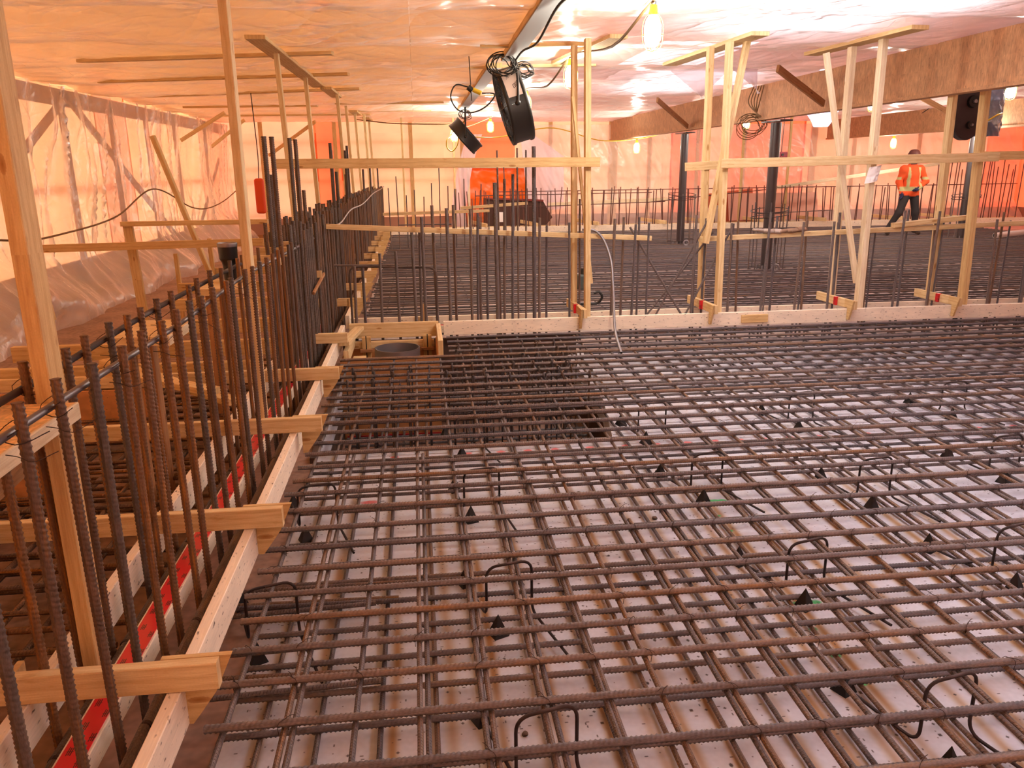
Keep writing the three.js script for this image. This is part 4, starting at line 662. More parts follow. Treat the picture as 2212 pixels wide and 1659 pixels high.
bt('low_rail', V(-2.64, 0.38, -10.44), V(-1.9, 0.38, -10.44), 0.09, 0.04, 'low rail behind the taller short post', 'rail', woodB);
// black tumbler
{
  const t = thing('tumbler', V(-1.375, 0.85, -5.93), 'black insulated tumbler with a steel rim standing on the plank bench', 'tumbler');
  const L = (p) => new THREE.LatheGeometry(p.map((q) => new THREE.Vector2(...q)), 36);
  mesh('body', L([[0, 0.008], [0.038, 0.008], [0.04, 0.012], [0.041, 0.105], [0.045, 0.125], [0.056, 0.145], [0.058, 0.15], [0.061, 0.225], [0.061, 0.226]]), phys({ color: sR(14, 13, 14), roughness: 0.35, clearcoat: 0.2 }), t);
  mesh('base_ring', L([[0, 0], [0.04, 0], [0.04, 0.01], [0, 0.01]]), steelGrey, t);
  mesh('rim', L([[0.0605, 0.222], [0.0625, 0.226], [0.063, 0.243], [0.0605, 0.248], [0.057, 0.246], [0.055, 0.235]]), steelGrey, t);
  t.scale.setScalar(1.13); mesh('lid', L([[0, 0.241], [0.05, 0.241], [0.057, 0.238], [0.057, 0.23], [0, 0.23]]), phys({ color: sR(230, 210, 200), roughness: 0.2, transmission: 0.5, thickness: 0.003 }), t);
}
tag(tube('slack_cord', [[-4.3, 1.02, -8.2], [-4.3, 0.9, -9.4], [-4.3, 0.9, -10.2], [-4.28, 1.0, -12.0], [-4.3, 1.34, -13.9], [-4.3, 0.95, -16], [-4.3, 0.87, -17], [-4.3, 0.95, -18.6], [-4.3, 1.3, -21]], 0.012, cordBrown, null, 90), 'brown cord hanging slack along the left film wall', 'cord');
{ const t = thing('orange_bag', V(-2.62, 0.9, -14.0), 'small orange pouch hanging by the left wall behind the thin tall stud', 'pouch'); const o = mesh('pouch', new RoundedBoxGeometry(0.16, 0.58, 0.1, 4, 0.045), std({ color: sR(226, 78, 28), roughness: 0.6 }), t); o.position.y = 0.3; const s = mesh('strap', tubeGeo([[0, 0.58, 0], [0.02, 0.9, 0], [0, 1.94, 0]], 0.008, 12, 5), cordBlack, t); }
// ---------------------------------------------------------------- string lamps
const bulbMat = std({ color: sR(255, 250, 240), emissive: new THREE.Color(1, 0.95, 0.84), emissiveIntensity: 14, roughness: 0.4 });
const cageM = std({ color: sR(214, 196, 40), roughness: 0.45 });
const bulbGeo = new THREE.LatheGeometry([[0, -0.125], [0.03, -0.12], [0.052, -0.1], [0.062, -0.065], [0.062, 0.03], [0.05, 0.07], [0.03, 0.1], [0.03, 0.11]].map((p) => new THREE.Vector2(...p)), 24);
const cageGeo = mergeGeometries([0, 1, 2, 3, 4, 5].map((k) => { const g = tubeGeo([[0.03, 0.12, 0], [0.072, 0.06, 0], [0.08, -0.04, 0], [0.06, -0.13, 0], [0.0, -0.15, 0]], 0.0022, 14, 5); g.rotateY(k / 6 * Math.PI * 2); return g; }).concat([new THREE.TorusGeometry(0.08, 0.0022, 5, 24).rotateX(Math.PI / 2).translate(0, -0.04, 0)]));
function lamp(x, y, z, label, k = 1, s = 1) {
  const t = thing('string_lamp', V(x, y, z), label, 'lamp', 'string lamps under the ceiling'); t.scale.setScalar(s);
  mesh('bulb', bulbGeo, bulbMat, t); mesh('cage', cageGeo, cageM, t);
  const so = mesh('socket', new THREE.CylinderGeometry(0.028, 0.034, 0.07, 16), cageM, t); so.position.y = 0.135;
  const hk = mesh('hook', new THREE.TorusGeometry(0.016, 0.004, 6, 16), blackMetal, so); hk.position.y = 0.05;
  const L = new THREE.PointLight(new THREE.Color(1, 0.93, 0.8), BULB * k, 0, 2); L.castShadow = true; L.shadow.radius = 4; L.position.set(0, -0.02, 0); L.name = 'lamp_light'; t.add(L);
}
const lamps = [[1.81, 2.62, -6.19, 'caged string lamp under the ceiling, the first before the white daylight patch'], [1.77, 2.62, -9.22, 'caged string lamp beside the stud of the first propping frame'], [1.8, 2.62, -13.1, 'caged string lamp behind the larger drum fan'], [1.86, 2.6, -20.0, 'caged string lamp between the two drum fans'], [0.87, 2.33, -18.0, 'caged string lamp beside the smaller tilted drum fan'],
  [5.54, 2.08, -20.0, 'caged string lamp before the back wall film at the end of the beam'], [6.69, 2.48, -16.0, 'caged string lamp beside the hanging cable coil'], [7.2, 2.47, -14.0, 'caged string lamp between coil and violet film funnel'], [8.22, 2.68, -14.06, 'caged string lamp behind the V shaped propping frame'], [8.7, 2.66, -11.23, 'caged string lamp under the beam beside the white film flap'], [12.4, 2.15, -20.0, 'caged string lamp above the worker'], [11.9, 2.21, -16.0, 'caged string lamp beside the column near the worker']];
lamps.forEach(([x, y, z, l]) => lamp(x, y, z, l));
const cord = (pts, m, lab, r = 0.009) => tag(tube('lamp_cord', pts, r, m, null, 80, 6), lab, 'cord');
cord([[1.84, 2.9, -4.2], [1.83, 2.84, -5.6], [1.81, 2.82, -6.19], [1.85, 2.7, -7.6], [1.78, 2.8, -8.8], [1.77, 2.82, -9.22], [1.8, 2.68, -11], [1.8, 2.82, -13.1], [1.84, 2.72, -16.5], [1.86, 2.8, -20.0], [1.4, 2.62, -20.1], [0.87, 2.54, -18.0], [0.2, 2.6, -19], [-0.6, 2.7, -20.5], [-1.5, 2.85, -21.5]], cordBrown, 'brown lamp cord looping along the ceiling from the nearest lamp to the smaller fan', 0.012);
cord([[1.3, 2.3, -18.6], [2.0, 2.32, -19.5], [3.4, 2.55, -20], [4.6, 2.25, -20], [5.54, 2.28, -20], [6.2, 2.42, -19.6], [6.69, 2.68, -16], [7.2, 2.67, -14], [8.22, 2.86, -14.06], [8.7, 2.86, -11.23]], cordYellow, 'yellow lamp cord strung from the smaller fan along the beam', 0.012);
cord([[12.0, 2.9, -18], [12.4, 2.34, -20], [13.2, 2.5, -20]], cordBlack, 'dark lamp cord above the worker');
cord([[11.9, 2.92, -15.8], [11.8, 2.6, -15.9], [11.9, 2.4, -16]], cordYellow, 'yellow lamp cord by the column near the worker', 0.014);
// ---------------------------------------------------------------- drum fans
const fanPaper = (() => { const cv = document.createElement('canvas'); cv.width = 256; cv.height = 256; const g = cv.getContext('2d'); g.fillStyle = '#efe2dc'; g.fillRect(0, 0, 256, 256); g.strokeStyle = '#3a2a2a'; g.lineWidth = 6; g.fillStyle = '#3a2a2a'; g.font = 'bold 44px sans-serif'; g.save(); g.translate(150, 40); g.rotate(1.3); g.fillText('5003', 0, 0); g.restore(); g.save(); g.translate(52, 60); g.rotate(1.3); g.font = 'italic 46px serif'; g.fillText('JONW', 0, 0); g.restore(); const t = new THREE.CanvasTexture(cv); t.colorSpace = THREE.SRGBColorSpace; return std({ map: t, roughness: 0.8 }); })();
function fan(center, axis, R, D, label, hookY, withPaper) {
  const t = thing('drum_fan', center, label, 'fan'), inner = new THREE.Quaternion().setFromUnitVectors(Y, axis.clone().normalize());
  const put = (nm, g, m) => { const o = mesh(nm, g, m, t); o.quaternion.copy(inner); return o; };
  const prof = [[R - 0.012, -D / 2], [R + 0.012, -D / 2], [R + 0.014, -D / 2 + 0.03], [R, -D / 2 + 0.045], [R, D / 2 - 0.045], [R + 0.014, D / 2 - 0.03], [R + 0.012, D / 2], [R - 0.012, D / 2], [R - 0.012, -D / 2]].map((p) => new THREE.Vector2(...p));
  put('drum', new THREE.LatheGeometry(prof, 56), blackPlastic);
  for (const s of [-1, 1]) {
    const gs = []; for (let k = 1; k <= 6; k++) { const g = new THREE.TorusGeometry(R * k / 6.4, 0.004, 5, 40); g.rotateX(Math.PI / 2); gs.push(g); }
    for (let k = 0; k < 8; k++) { const g = new THREE.CylinderGeometry(0.004, 0.004, R, 5); g.rotateZ(Math.PI / 2); g.translate(R / 2, 0, 0); g.rotateY(k / 8 * Math.PI * 2); gs.push(g); }
    const gg = mergeGeometries(gs.map((g) => g.index ? g.toNonIndexed() : g)); gg.translate(0, s * D / 2, 0); put('guard_grille', gg, blackMetal);
  }
  put('motor', new THREE.CylinderGeometry(R * 0.22, R * 0.22, D * 0.55, 20), blackMetal);
  for (let k = 0; k < 4; k++) { const g = new THREE.BoxGeometry(R * 0.72, 0.006, R * 0.26); g.rotateX(0.5); g.translate(R * 0.56, D * 0.1, 0); g.rotateY(k * Math.PI / 2 + 0.4); put('blade', g, blackMetal); }
  // yoke: two arms from the drum flanks up to the header timber
  const n = axis.clone().normalize(), fr = V(0, 0, 1).sub(n.clone().multiplyScalar(n.z)).normalize();
  for (const s of [-1, 1]) { const p = fr.clone().multiplyScalar(s * (R + 0.02)); const o = mesh('yoke_arm', tubeGeo([[p.x, p.y, p.z], [p.x * 0.95, p.y + hookY * 0.5, p.z * 0.95], [p.x * 0.35, hookY, p.z * 0.35]], 0.016, 16, 7), blackMetal, t); const kn = mesh('pivot_knob', new THREE.SphereGeometry(0.03, 14, 10), blackPlastic, t); kn.position.copy(p); }
  const cbar = mesh('yoke_bar', tubeGeo([[0, hookY, -R * 0.35], [0, hookY + 0.02, 0], [0, hookY, R * 0.35]], 0.018, 10, 7), blackMetal, t);
  if (withPaper) { const g = new THREE.CylinderGeometry(R + 0.003, R + 0.003, D * 0.74, 20, 1, true, -0.5, 1.0); const o = mesh('paper_label', g, fanPaper, t); const up = V(0, 0.75, 0.9).sub(n.clone().multiplyScalar(V(0, 0.75, 0.9).dot(n))).normalize(); o.quaternion.setFromRotationMatrix(new THREE.Matrix4().makeBasis(up.clone().cross(n).multiplyScalar(-1), n, up)); tag(o, 'white paper taped to the drum with handwriting'); }
  return t;
}
fan(V(1.17, 2.33, -9.62), V(0.96, 0.28, 0.0), 0.42, 0.25, 'larger black drum fan with a handwritten paper label hanging from the header timber', 0.48, true);
fan(V(1.06, 2.26, -16.9), V(0.74, 0.66, 0.1), 0.37, 0.25, 'smaller black drum fan hanging tilted from the far header timber', 0.55, false);
{ // coiled fan cords
  const coil = (c, r, n, m, lab, tilt) => { const p = []; for (let k = 0; k <= n * 12; k++) { const a = k / 12 * Math.PI * 2, lp = Math.floor(k / 12), R = r * (0.75 + 0.5 * PN.noise(k * 0.13, lp * 2.3, c.x)), ox = r * 0.5 * PN.noise(lp * 1.7 + k * 0.03, 4.2, c.z), oy = -r * 0.5 * Math.abs(PN.noise(lp * 2.1 + k * 0.03, 9.1, c.x)); p.push(V(c.x + ox + R * Math.cos(a), c.y + oy + R * 0.8 * Math.sin(a), c.z + tilt * R * Math.sin(a + lp) + 0.1 * PN.noise(k * 0.11, lp, 2))); } return tag(mesh('coiled_cord', tubeGeo(p, 0.0065, n * 50, 6), m), lab, 'cord'); };
  coil(V(1.0, 2.74, -9.25), 0.19, 7, cordBlack, 'tangled brown black cord coiled on the header above the larger fan', 0.8);
  coil(V(1.28, 2.72, -9.5), 0.13, 6, cordBlack, 'small black cord coil beside the yoke of the larger fan', 0.3);
  coil(V(1.05, 2.68, -16.8), 0.14, 4, cordBlack, 'dark cord coil above the smaller fan', 0.4);
  const pl = thing('cord_connector', V(0.68, 2.5, -9.6), 'black and yellow plug joint hanging beside the larger fan', 'plug');
  bar('drop_wire', V(0.66, 2.86, -9.6), V(0.68, 2.38, -9.6), 0.006, cordBlack, pl, false, 6);
  bar('plug_body', V(0.64, 2.53, -9.6), V(0.69, 2.49, -9.6), 0.032, blackPlastic, pl, false, 12); bar('yellow_plug', V(0.7, 2.5, -9.6), V(0.79, 2.46, -9.58), 0.026, cordYellow, pl, false, 12);
  tube('loop_cord', [[0.64, 2.53, -9.6], [0.5, 2.55, -9.6], [0.44, 2.42, -9.6], [0.52, 2.28, -9.6], [0.68, 2.25, -9.6], [0.85, 2.32, -9.55], [0.94, 2.44, -9.5], [0.8, 2.46, -9.56]], 0.009, cordBlack, pl, 60, 6);
  tag(mesh('cord_loop', tubeGeo([[0.87, 2.5, -18.0], [0.8, 2.3, -17.9], [0.7, 2.2, -17.7], [0.7, 2.05, -17.7], [0.8, 1.97, -17.7], [0.92, 2.1, -17.65], [0.95, 2.3, -17.6], [1.06, 2.6, -16.95]], 0.012, 50, 6), cordYellow), 'yellow cord loop hanging under the smaller fan', 'cord');
  coil(V(5.42, 2.26, -12.75), 0.24, 7, cordBrown, 'brown cable coil hanging from the beam beside the ringed column', 0.3);
  for (let k = 0; k < 5; k++) tag(tube('hanging_cable', [[5.5 - 0.02 * k, 2.84, -12.55 - 0.05 * k], [5.47 - 0.03 * k, 2.6, -12.6 - 0.04 * k], [5.46, 2.36, -12.7 + 0.05 * k]], 0.009, cordBrown, null, 14, 6), 'brown cable hanging down the face of the beam into the coil', 'cable', 'cables hanging down the beam');
  const p = thing('pendant_box', V(7.3, 1.82, -15.6), 'small dark red control box hanging on a cord before the orange wall', 'control box'); const o = mesh('box', new RoundedBoxGeometry(0.22, 0.11, 0.12, 3, 0.015), std({ color: sR(120, 22, 34), roughness: 0.5 }), p); bar('cord', V(7.3, 1.87, -15.6), V(7.32, 2.93, -15.6), 0.008, cordBlack, p, false, 6); const bb = mesh('button', new THREE.CylinderGeometry(0.02, 0.02, 0.02, 12), blackPlastic, p); bb.rotation.x = Math.PI / 2; bb.position.set(0, 0, 0.065);
}
// torn flaps of white film hanging from the ceiling
function flap(name, pts, label, m = milkFilm) { // triangle patch with a soft curl
  const [a, b, c] = pts; const g = gridGeo(12, 12, (u, v) => { const p = a.clone().lerp(b, u).lerp(c, v); return [p.x, p.y, p.z + 0.06 * Math.sin(u * 3 + v * 2) * v, p.x, p.y]; }); return tag(mesh(name, g, m), label, 'film flap'); }
flap('film_flap', [V(3.35, 2.83, -10.6), V(4.05, 2.83, -10.3), V(3.72, 2.47, -10.4)], 'white triangular film flap hanging from the bright ceiling patch');
flap('film_flap', [V(4.0, 2.83, -10.2), V(4.45, 2.83, -10.4), V(4.45, 2.52, -10.3)], 'smaller curled film flap beside the triangular one');
flap('film_flap', [V(6.85, 2.6, -13.9), V(7.2, 2.6, -14.0), V(7.1, 2.3, -13.95)], 'white film flap beside the violet funnel under the beam');
flap('film_flap', [V(8.9, 2.8, -11.2), V(9.5, 2.85, -11.2), V(9.15, 2.5, -11.2)], 'white film flap hanging beside the lamp at the beam');
{ const m = phys({ color: sR(150, 160, 190), roughness: 0.35, transmission: 0.5, thickness: 0, side: THREE.DoubleSide }); const g = new THREE.CylinderGeometry(0.32, 0.12, 0.36, 22, 6, true), p = g.attributes.position; for (let i = 0; i < p.count; i++) { const a = Math.atan2(p.getZ(i), p.getX(i)), k = 1 + 0.12 * Math.sin(a * 5 + p.getY(i) * 9); p.setX(i, p.getX(i) * k); p.setZ(i, p.getZ(i) * k); } g.computeVertexNormals(); const o = mesh('film_funnel', g, m); o.position.set(7.25, 2.46, -14.0); tag(o, 'blue violet film funnel sagging below the beam', 'film funnel'); }
// wrapped blower under the beam
{
  const t = thing('wrapped_blower', V(7.99, 1.98, -11.2), 'dark belt drive blower half wrapped in bluish film, hanging behind the beam', 'blower');
  const dm = std({ color: sR(44, 28, 30), roughness: 0.55 });
  const s = new THREE.Shape(); s.absellipse(0, 0, 0.26, 0.46, 0, Math.PI * 2); const g = new THREE.ExtrudeGeometry(s, { depth: 0.1, bevelEnabled: true, bevelSize: 0.02, bevelThickness: 0.02, bevelSegments: 2, curveSegments: 40 });
  const o = mesh('belt_guard', g, dm, t); o.position.set(0, 0.45, 0);
  for (const [y, r] of [[0.5, 0.08], [0.18, 0.05]]) { const b = mesh('hub_cap', new THREE.CylinderGeometry(r, r * 1.1, 0.05, 20), blackMetal, t); b.rotation.x = Math.PI / 2; b.position.set(0.02, y, 0.14); const c = mesh('bolt', new THREE.CylinderGeometry(r * 0.35, r * 0.35, 0.04, 8), steelGrey, t); c.rotation.x = Math.PI / 2; c.position.set(0.02, y, 0.18); }
  const plate = mesh('back_plate', boxUV(0.34, 0.7, 0.03), blackMetal, t); plate.position.set(0.12, 0.6, -0.1);
  const wg = gridGeo(30, 40, (u, v) => { const x = 0.12 + 0.42 * u, y = 0.02 + 0.9 * v; return [x, y, 0.1 + 0.14 * Math.sin(u * Math.PI) + 0.05 * fbm(u * 6, v * 9, 3, 3), x, y]; });
  const w = mesh('film_wrap', wg, phys({ color: sR(96, 104, 128), roughness: 0.25, transmission: 0.3, thickness: 0, side: THREE.DoubleSide, clearcoat: 0.6 }), t); tag(w, 'crinkled bluish film wrap');
  tube('yellow_cord', [[8.3, 2.9, -10.95], [8.13, 2.7, -10.92], [8.05, 2.46, -10.9], [8.02, 2.26, -10.9], [8.1, 2.2, -10.9], [8.3, 2.29, -10.9], [8.4, 2.31, -10.95]], 0.012, cordYellow, t, 50, 6);
  const h = mesh('hanger_strap', boxUV(0.04, 0.5, 0.02), blackMetal, t); h.position.set(0.0, 0.7, -0.1);
  const el = mesh('outlet_cup', new THREE.CylinderGeometry(0.09, 0.11, 0.14, 18), blackPlastic, t); el.position.set(0.36, 0.12, 0.05); el.rotation.z = 0.5;
}
// ---------------------------------------------------------------- loose items on and around the cross kicker
tag(mesh('conduit', tubeGeo([[1.8, -0.01, -6.8], [1.84, 0.12, -7.2], [1.94, 0.45, -7.72], [1.95, 0.72, -7.9], [1.88, 0.93, -8.0], [1.8, 1.0, -8.02], [1.68, 1.01, -8.04]], 0.0135, 60, 10), steelGrey), 'curved grey conduit leaning from the mat over the sloping rail', 'conduit');
{
  const t = thing('concrete_vibrator', V(1.97, 0.0, -9.3), 'grey green power tool standing behind the studs of the first propping frame', 'power tool'), gm = std({ color: sR(72, 84, 82), roughness: 0.55 });
  const b = mesh('motor_body', new RoundedBoxGeometry(0.2, 0.26, 0.2, 4, 0.04), gm, t); b.position.set(0, 0.4, 0); const c = mesh('neck', new THREE.CylinderGeometry(0.05, 0.08, 0.1, 18), blackPlastic, t); c.position.set(0.01, 0.58, 0);
  const h = mesh('handle', tubeGeo([[-0.12, 0.3, 0], [-0.17, 0.16, 0], [-0.1, 0.04, 0], [0.1, 0.03, 0]], 0.022, 24, 8), blackPlastic, t); const f = mesh('foot_frame', tubeGeo([[0.1, 0.02, 0], [0.24, 0.03, 0], [0.32, 0.14, 0.02], [0.27, 0.22, 0], [0.18, 0.2, 0]], 0.024, 24, 8), blackPlastic, t);
  tube('shaft_hose', [[1.98, 0.62, -9.3], [2.0, 0.85, -9.3], [2.03, 1.2, -9.28], [2.04, 1.5, -9.25]], 0.018, blackPlastic, t, 24, 8); t.scale.setScalar(0.72);
}
{ // work gloves on the rail
  const gm = std({ color: sR(150, 118, 96), roughness: 0.9 });
  for (const [x, c, lab, rz] of [[3.95, gm, 'brown crumpled work glove on the pale rail', 0.05], [3.68, std({ color: sR(186, 168, 156), roughness: 0.9 }), 'grey crumpled work glove on the pale rail beside the brown one', -0.1]]) {
    const t = thing('work_glove', V(x, 0.935, -8.05), lab, 'glove'); const p = mesh('palm', new THREE.SphereGeometry(0.075, 18, 12).scale(1.1, 0.34, 0.75), c, t); p.position.y = 0.022;
    for (let k = 0; k < 4; k++) { const f = mesh('finger', new THREE.CapsuleGeometry(0.014, 0.07, 4, 8), c, t); f.rotation.z = Math.PI / 2 + jit(0.25); f.rotation.y = (k - 1.5) * 0.2; f.position.set(-0.1, 0.02 + 0.006 * (k % 2), (k - 1.5) * 0.026); }
    const th = mesh('thumb', new THREE.CapsuleGeometry(0.015, 0.05, 4, 8), c, t); th.rotation.set(1.2, 0, 0.6); th.position.set(-0.02, 0.02, 0.07); const cf = mesh('cuff', new THREE.CylinderGeometry(0.05, 0.055, 0.08, 16).scale(1, 1, 0.5), c, t); cf.rotation.z = Math.PI / 2; cf.rotation.x = Math.PI / 2; cf.position.set(0.1, 0.028, 0); t.rotation.z = rz;
  }
}
{ const g = gridGeo(14, 14, (u, v) => [lerp(-0.12, 0.1, u) + 0.06 * v, lerp(-0.14, 0.13, v) + 0.04 * u, 0.03 * fbm(u * 4, v * 4, 5, 2) + 0.03 * Math.sin(u * 3), u, v]); const o = mesh('paper_note', g, paper); o.scale.setScalar(0.6); o.position.set(4.64, 1.52, -7.8); tag(o, 'crumpled white paper note stuck to the front stud of the V shaped frame', 'paper'); }
tag(board('hanging_tag', V(-0.87, 0.72, -7.0), V(-0.87, 0.78, -7.0), 0.045, 0.01, woodA), 'small wooden tag hanging before the crowded starter bars', 'tag');
tag(board('wood_scrap', V(-0.9, 0.62, -6.75), V(-0.86, 0.72, -7.25), 0.025, 0.02, darkWood), 'small brown scrap of wood stuck among the crowded starter bars', 'scrap');
for (const [z, y] of [[-5.9, 1.0], [-6.2, 1.03], [-6.45, 1.05]]) tag(board('pale_block', V(-1.22, y, z), V(-1.0, y, z), 0.07, 0.04, woodA), 'pale wood block wedged between the crowded starter bars', 'block', 'pale blocks among the crowded starter bars');
tag(board('pale_block', V(-1.2, 1.02, -8.6), V(-0.95, 1.02, -8.6), 0.11, 0.06, woodA), 'pale end block where the sloping rail meets the left kicker', 'block');
{ const t = thing('pipe_roll', V(13.0, 0.02, -16.3), 'grey white roll of pipe lying on the mat by the right edge', 'pipe'); bar('pipe', V(12.7, 0.07, -16.2), V(13.6, 0.1, -16.5), 0.06, std({ color: sR(206, 190, 186), roughness: 0.7 }), t, false, 18); bar('opening', V(12.69, 0.07, -16.197), V(12.705, 0.07, -16.2), 0.048, blackPlastic, t, false, 18); }
// pebbles and clods on the slab
for (const [x, z, r] of [[0.78, -2.58, 0.022], [0.42, -3.28, 0.014], [-0.25, -2.45, 0.012], [1.25, -3.9, 0.016], [0.9, -4.3, 0.014], [2.0, -3.5, 0.015], [0.3, -2.28, 0.012]]) { const g = new THREE.IcosahedronGeometry(r, 2), p = g.attributes.position; for (let i = 0; i < p.count; i++) { const k = 1 + 0.35 * PN.noise(p.getX(i) * 60 + x * 9, p.getY(i) * 60, p.getZ(i) * 60); p.setXYZ(i, p.getX(i) * k, p.getY(i) * k * 0.6, p.getZ(i) * k); } g.computeVertexNormals(); const o = mesh('clod', g, std({ color: sR(92, 74, 62), roughness: 0.9 })); o.position.set(x, SLAB + r * 0.5, z); tag(o, 'small dark clod of dirt lying on the pale slab under the mats', 'clod', 'clods on the slab'); }
// ---------------------------------------------------------------- worker
{
  const J = {
    head: [0.0, 1.69, 0.03], neck: [0.01, 1.52, 0], chest: [0.02, 1.33, 0], belly: [0.03, 1.1, 0], hip: [0.03, 0.97, 0],
    shR: [-0.19, 1.45, 0], elR: [-0.24, 1.18, -0.06], haR: [-0.2, 0.95, 0.02], shL: [0.21, 1.45, 0], elL: [0.36, 1.19, 0.02], haL: [0.08, 1.04, 0.2],
    hpR: [-0.06, 0.93, 0], knR: [-0.22, 0.5, 0.05], ftR: [-0.42, 0.1, -0.04], toR: [-0.48, 0.045, 0.12], hpL: [0.12, 0.93, 0], knL: [0.19, 0.5, 0.03], ftL: [0.24, 0.1, 0], toL: [0.24, 0.045, 0.17] };
  const B = [['head', 'head', 0.112, 0.112, 0], ['neck', 'head', 0.07, 0.08, 0], ['chest', 'neck', 0.16, 0.09, 1], ['belly', 'chest', 0.165, 0.17, 1], ['hip', 'belly', 0.155, 0.165, 1], ['shR', 'shL', 0.09, 0.09, 1], ['shR', 'elR', 0.078, 0.062, 1], ['elR', 'haR', 0.062, 0.05, 1], ['shL', 'elL', 0.08, 0.064, 1], ['elL', 'haL', 0.064, 0.05, 1],
    ['hpR', 'knR', 0.105, 0.078, 2], ['knR', 'ftR', 0.076, 0.058, 2], ['hpL', 'knL', 0.105, 0.078, 2], ['knL', 'ftL', 0.076, 0.058, 2], ['ftR', 'toR', 0.055, 0.045, 3], ['ftL', 'toL', 0.055, 0.045, 3]];
  // hands: palm and five fingers each
  const hand = (h, dir, out) => { const H = V(...J[h]), d = V(...dir).normalize(), o = V(...out).normalize(), n = d.clone().cross(o); const p = (a, b, c) => H.clone().addScaledVector(d, a).addScaledVector(o, b).addScaledVector(n, c).toArray(); B.push([p(0, 0, 0), p(0.07, 0, 0), 0.04, 0.036, 4]); [[0.03, 0.085], [0.01, 0.095], [-0.012, 0.09], [-0.032, 0.07]].forEach(([b, l]) => { B.push([p(0.07, b, 0), p(0.07 + l * 0.5, b, 0.012), 0.013, 0.012, 4]); B.push([p(0.07 + l * 0.5, b, 0.012), p(0.07 + l * 0.85, b * 0.9, 0.042), 0.012, 0.01, 4]); }); B.push([p(0.015, 0.035, 0.01), p(0.06, 0.07, 0.025), 0.015, 0.012, 4]); };
  hand('haR', [0.05, -1, 0.2], [0, 0.2, 1]); hand('haL', [-0.8, -0.45, 0.3], [0.2, 0.6, 0.7]);
  const sd = (p, a, b, ra, rb) => { const ab = b.clone().sub(a), l = ab.lengthSq(), t = l ? cl(p.clone().sub(a).dot(ab) / l) : 0; return p.distanceTo(a.clone().addScaledVector(ab, t)) - lerp(ra, rb, t); };
  const bones = B.map(([a, b, ra, rb, m]) => [V(...(J[a] ?? a)), V(...(J[b] ?? b)), ra, rb, m]);
  const cols = [sR(178, 124, 100), sR(226, 84, 34), sR(44, 38, 40), sR(60, 42, 32), sR(46, 46, 84), sR(184, 178, 124), sR(70, 40, 44)];
  function field(x0, x1, y0, y1, z0, z1, res, set, kk) {
    const mc = new MarchingCubes(res, std({}), false, false, 200000); mc.isolation = 0; const S = Math.max(x1 - x0, y1 - y0, z1 - z0) / 2, c = V((x0 + x1) / 2, (y0 + y1) / 2, (z0 + z1) / 2), p = V(0, 0, 0);
    for (let k = 0; k < res; k++) for (let j = 0; j < res; j++) for (let i = 0; i < res; i++) {
      p.set((i - res / 2) / (res / 2) * S + c.x, (j - res / 2) / (res / 2) * S + c.y, (k - res / 2) / (res / 2) * S + c.z);
      let d = 9; for (const b of set) { const e = sd(p, b[0], b[1], b[2], b[3]); if (e > 0.3) continue; const h = Math.max(kk - Math.abs(d - e), 0) / kk; d = Math.min(d, e) - h * h * kk * 0.25; }
      mc.field[i + j * res + k * res * res] = -Math.min(d, 1);
    }
    mc.update(); const n = mc.count, pos = new Float32Array(n * 3), nor = new Float32Array(n * 3);
    for (let i = 0; i < n; i++) { pos[i * 3] = mc.positionArray[i * 3] * S + c.x; pos[i * 3 + 1] = mc.positionArray[i * 3 + 1] * S + c.y; pos[i * 3 + 2] = mc.positionArray[i * 3 + 2] * S + c.z; }
    const g = new THREE.BufferGeometry(); g.setAttribute('position', new THREE.BufferAttribute(pos, 3)); nor.set(mc.normalArray.subarray(0, n * 3)); g.setAttribute('normal', new THREE.BufferAttribute(nor, 3)); return g;
  }
  const bodySet = bones.filter((b) => b[4] < 4), handR = bones.filter((b) => b[4] === 4).slice(0, 10), handL = bones.filter((b) => b[4] === 4).slice(10);
  const gs = [field(-1, 1, -0.05, 1.95, -1, 1, 104, bodySet, 0.05)];
  for (const [hs, h] of [[handR, J.haR], [handL, J.haL]]) gs.push(field(h[0] - 0.2, h[0] + 0.2, h[1] - 0.2, h[1] + 0.2, h[2] - 0.2, h[2] + 0.2, 72, hs, 0.008));
  const g = mergeGeometries(gs), P = g.attributes.position, C = new Float32Array(P.count * 3), q = V(0, 0, 0);
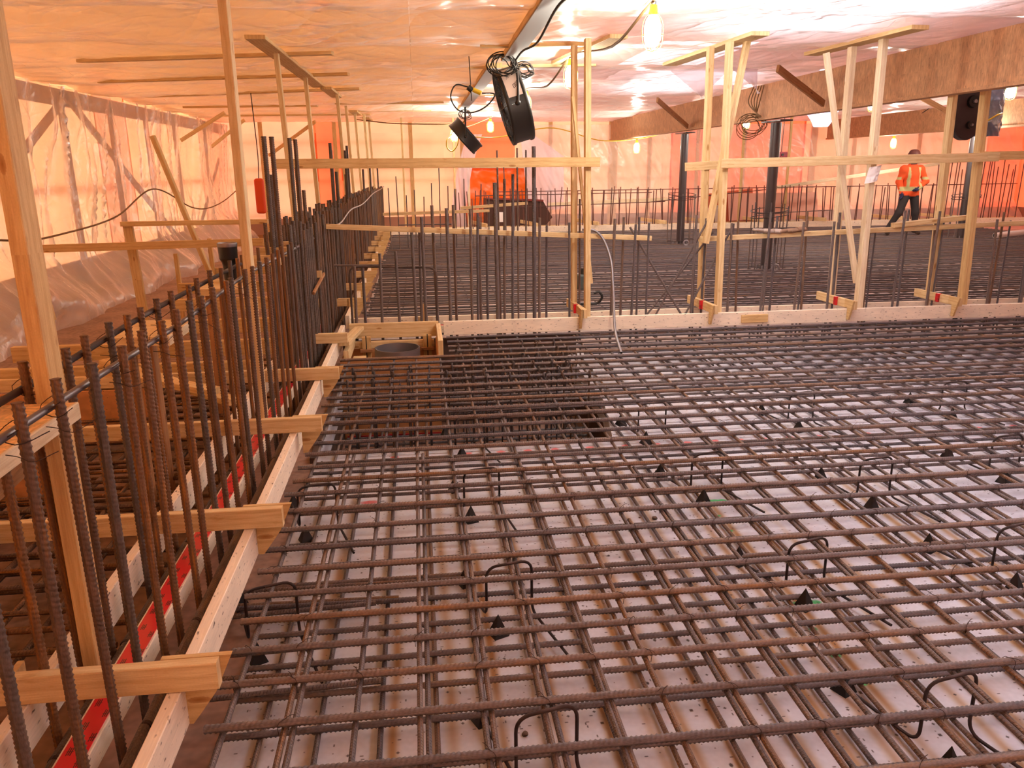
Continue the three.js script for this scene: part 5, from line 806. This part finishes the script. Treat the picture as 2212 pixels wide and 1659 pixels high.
  for (let i = 0; i < P.count; i++) {
    q.fromBufferAttribute(P, i); let best = 9, m = 1; for (const b of bones) { const e = sd(q, b[0], b[1], b[2], b[3]); if (e < best) { best = e; m = b[4]; } }
    if (m === 2 && q.y > 0.88) m = 1; if (m === 1 && q.y < 0.88 && Math.abs(q.x) < 0.3 && q.z < 0.15) m = q.y < 0.86 ? 2 : 1;
    if (m === 1 && q.y > 0.86) { if (q.y > 0.98 && q.y < 1.07 && Math.abs(q.x) < 0.26) m = 5; if (q.y >= 1.07 && q.y < 1.5 && (Math.abs(q.x - 0.13) < 0.024 || Math.abs(q.x + 0.11) < 0.024)) m = 5; if (Math.abs(q.x) > 0.24 && q.y > 1.22 && q.y < 1.28) m = 5; }
    if (m === 0 && q.y < 1.62) m = 6; const c = cols[m]; C[i * 3] = c.r; C[i * 3 + 1] = c.g; C[i * 3 + 2] = c.b;
  }
  g.setAttribute('color', new THREE.BufferAttribute(C, 3));
  const t = thing('person', V(11.38, 0.012, -17.5), 'worker in an orange high visibility jacket and dark trousers walking across the far mat', 'person');
  mesh('body', g, std({ vertexColors: true, roughness: 0.85 }), t);
  // face features and hood
  const skin = std({ color: cols[0], roughness: 0.7 }), dark = std({ color: sR(30, 22, 22), roughness: 0.6 });
  const hat = mesh('hard_hat', new THREE.LatheGeometry([[0.168, 0.0], [0.165, 0.012], [0.132, 0.018], [0.128, 0.06], [0.1, 0.12], [0.05, 0.15], [0, 0.155]].map((p) => new THREE.Vector2(...p)), 30), std({ color: sR(96, 52, 46), roughness: 0.5 }), t); hat.position.set(0, 1.735, 0.02);
  const nose = mesh('nose', new THREE.ConeGeometry(0.018, 0.05, 10), skin, t); nose.position.set(-0.02, 1.68, 0.145); nose.rotation.x = 0.3;
  for (const s of [-1, 1]) { const e = mesh('eye', new THREE.SphereGeometry(0.012, 10, 8), dark, t); e.position.set(-0.015 + s * 0.042, 1.705, 0.132); const r = mesh('ear', new THREE.SphereGeometry(0.03, 12, 8).scale(0.4, 1, 0.7), skin, t); r.position.set(s * 0.113, 1.685, 0.03); }
  const mo = mesh('mouth', new THREE.CapsuleGeometry(0.006, 0.04, 3, 6), dark, t); mo.rotation.z = Math.PI / 2; mo.position.set(-0.015, 1.635, 0.133);
  t.scale.setScalar(1.02);
}
renderer.render(scene, camera);
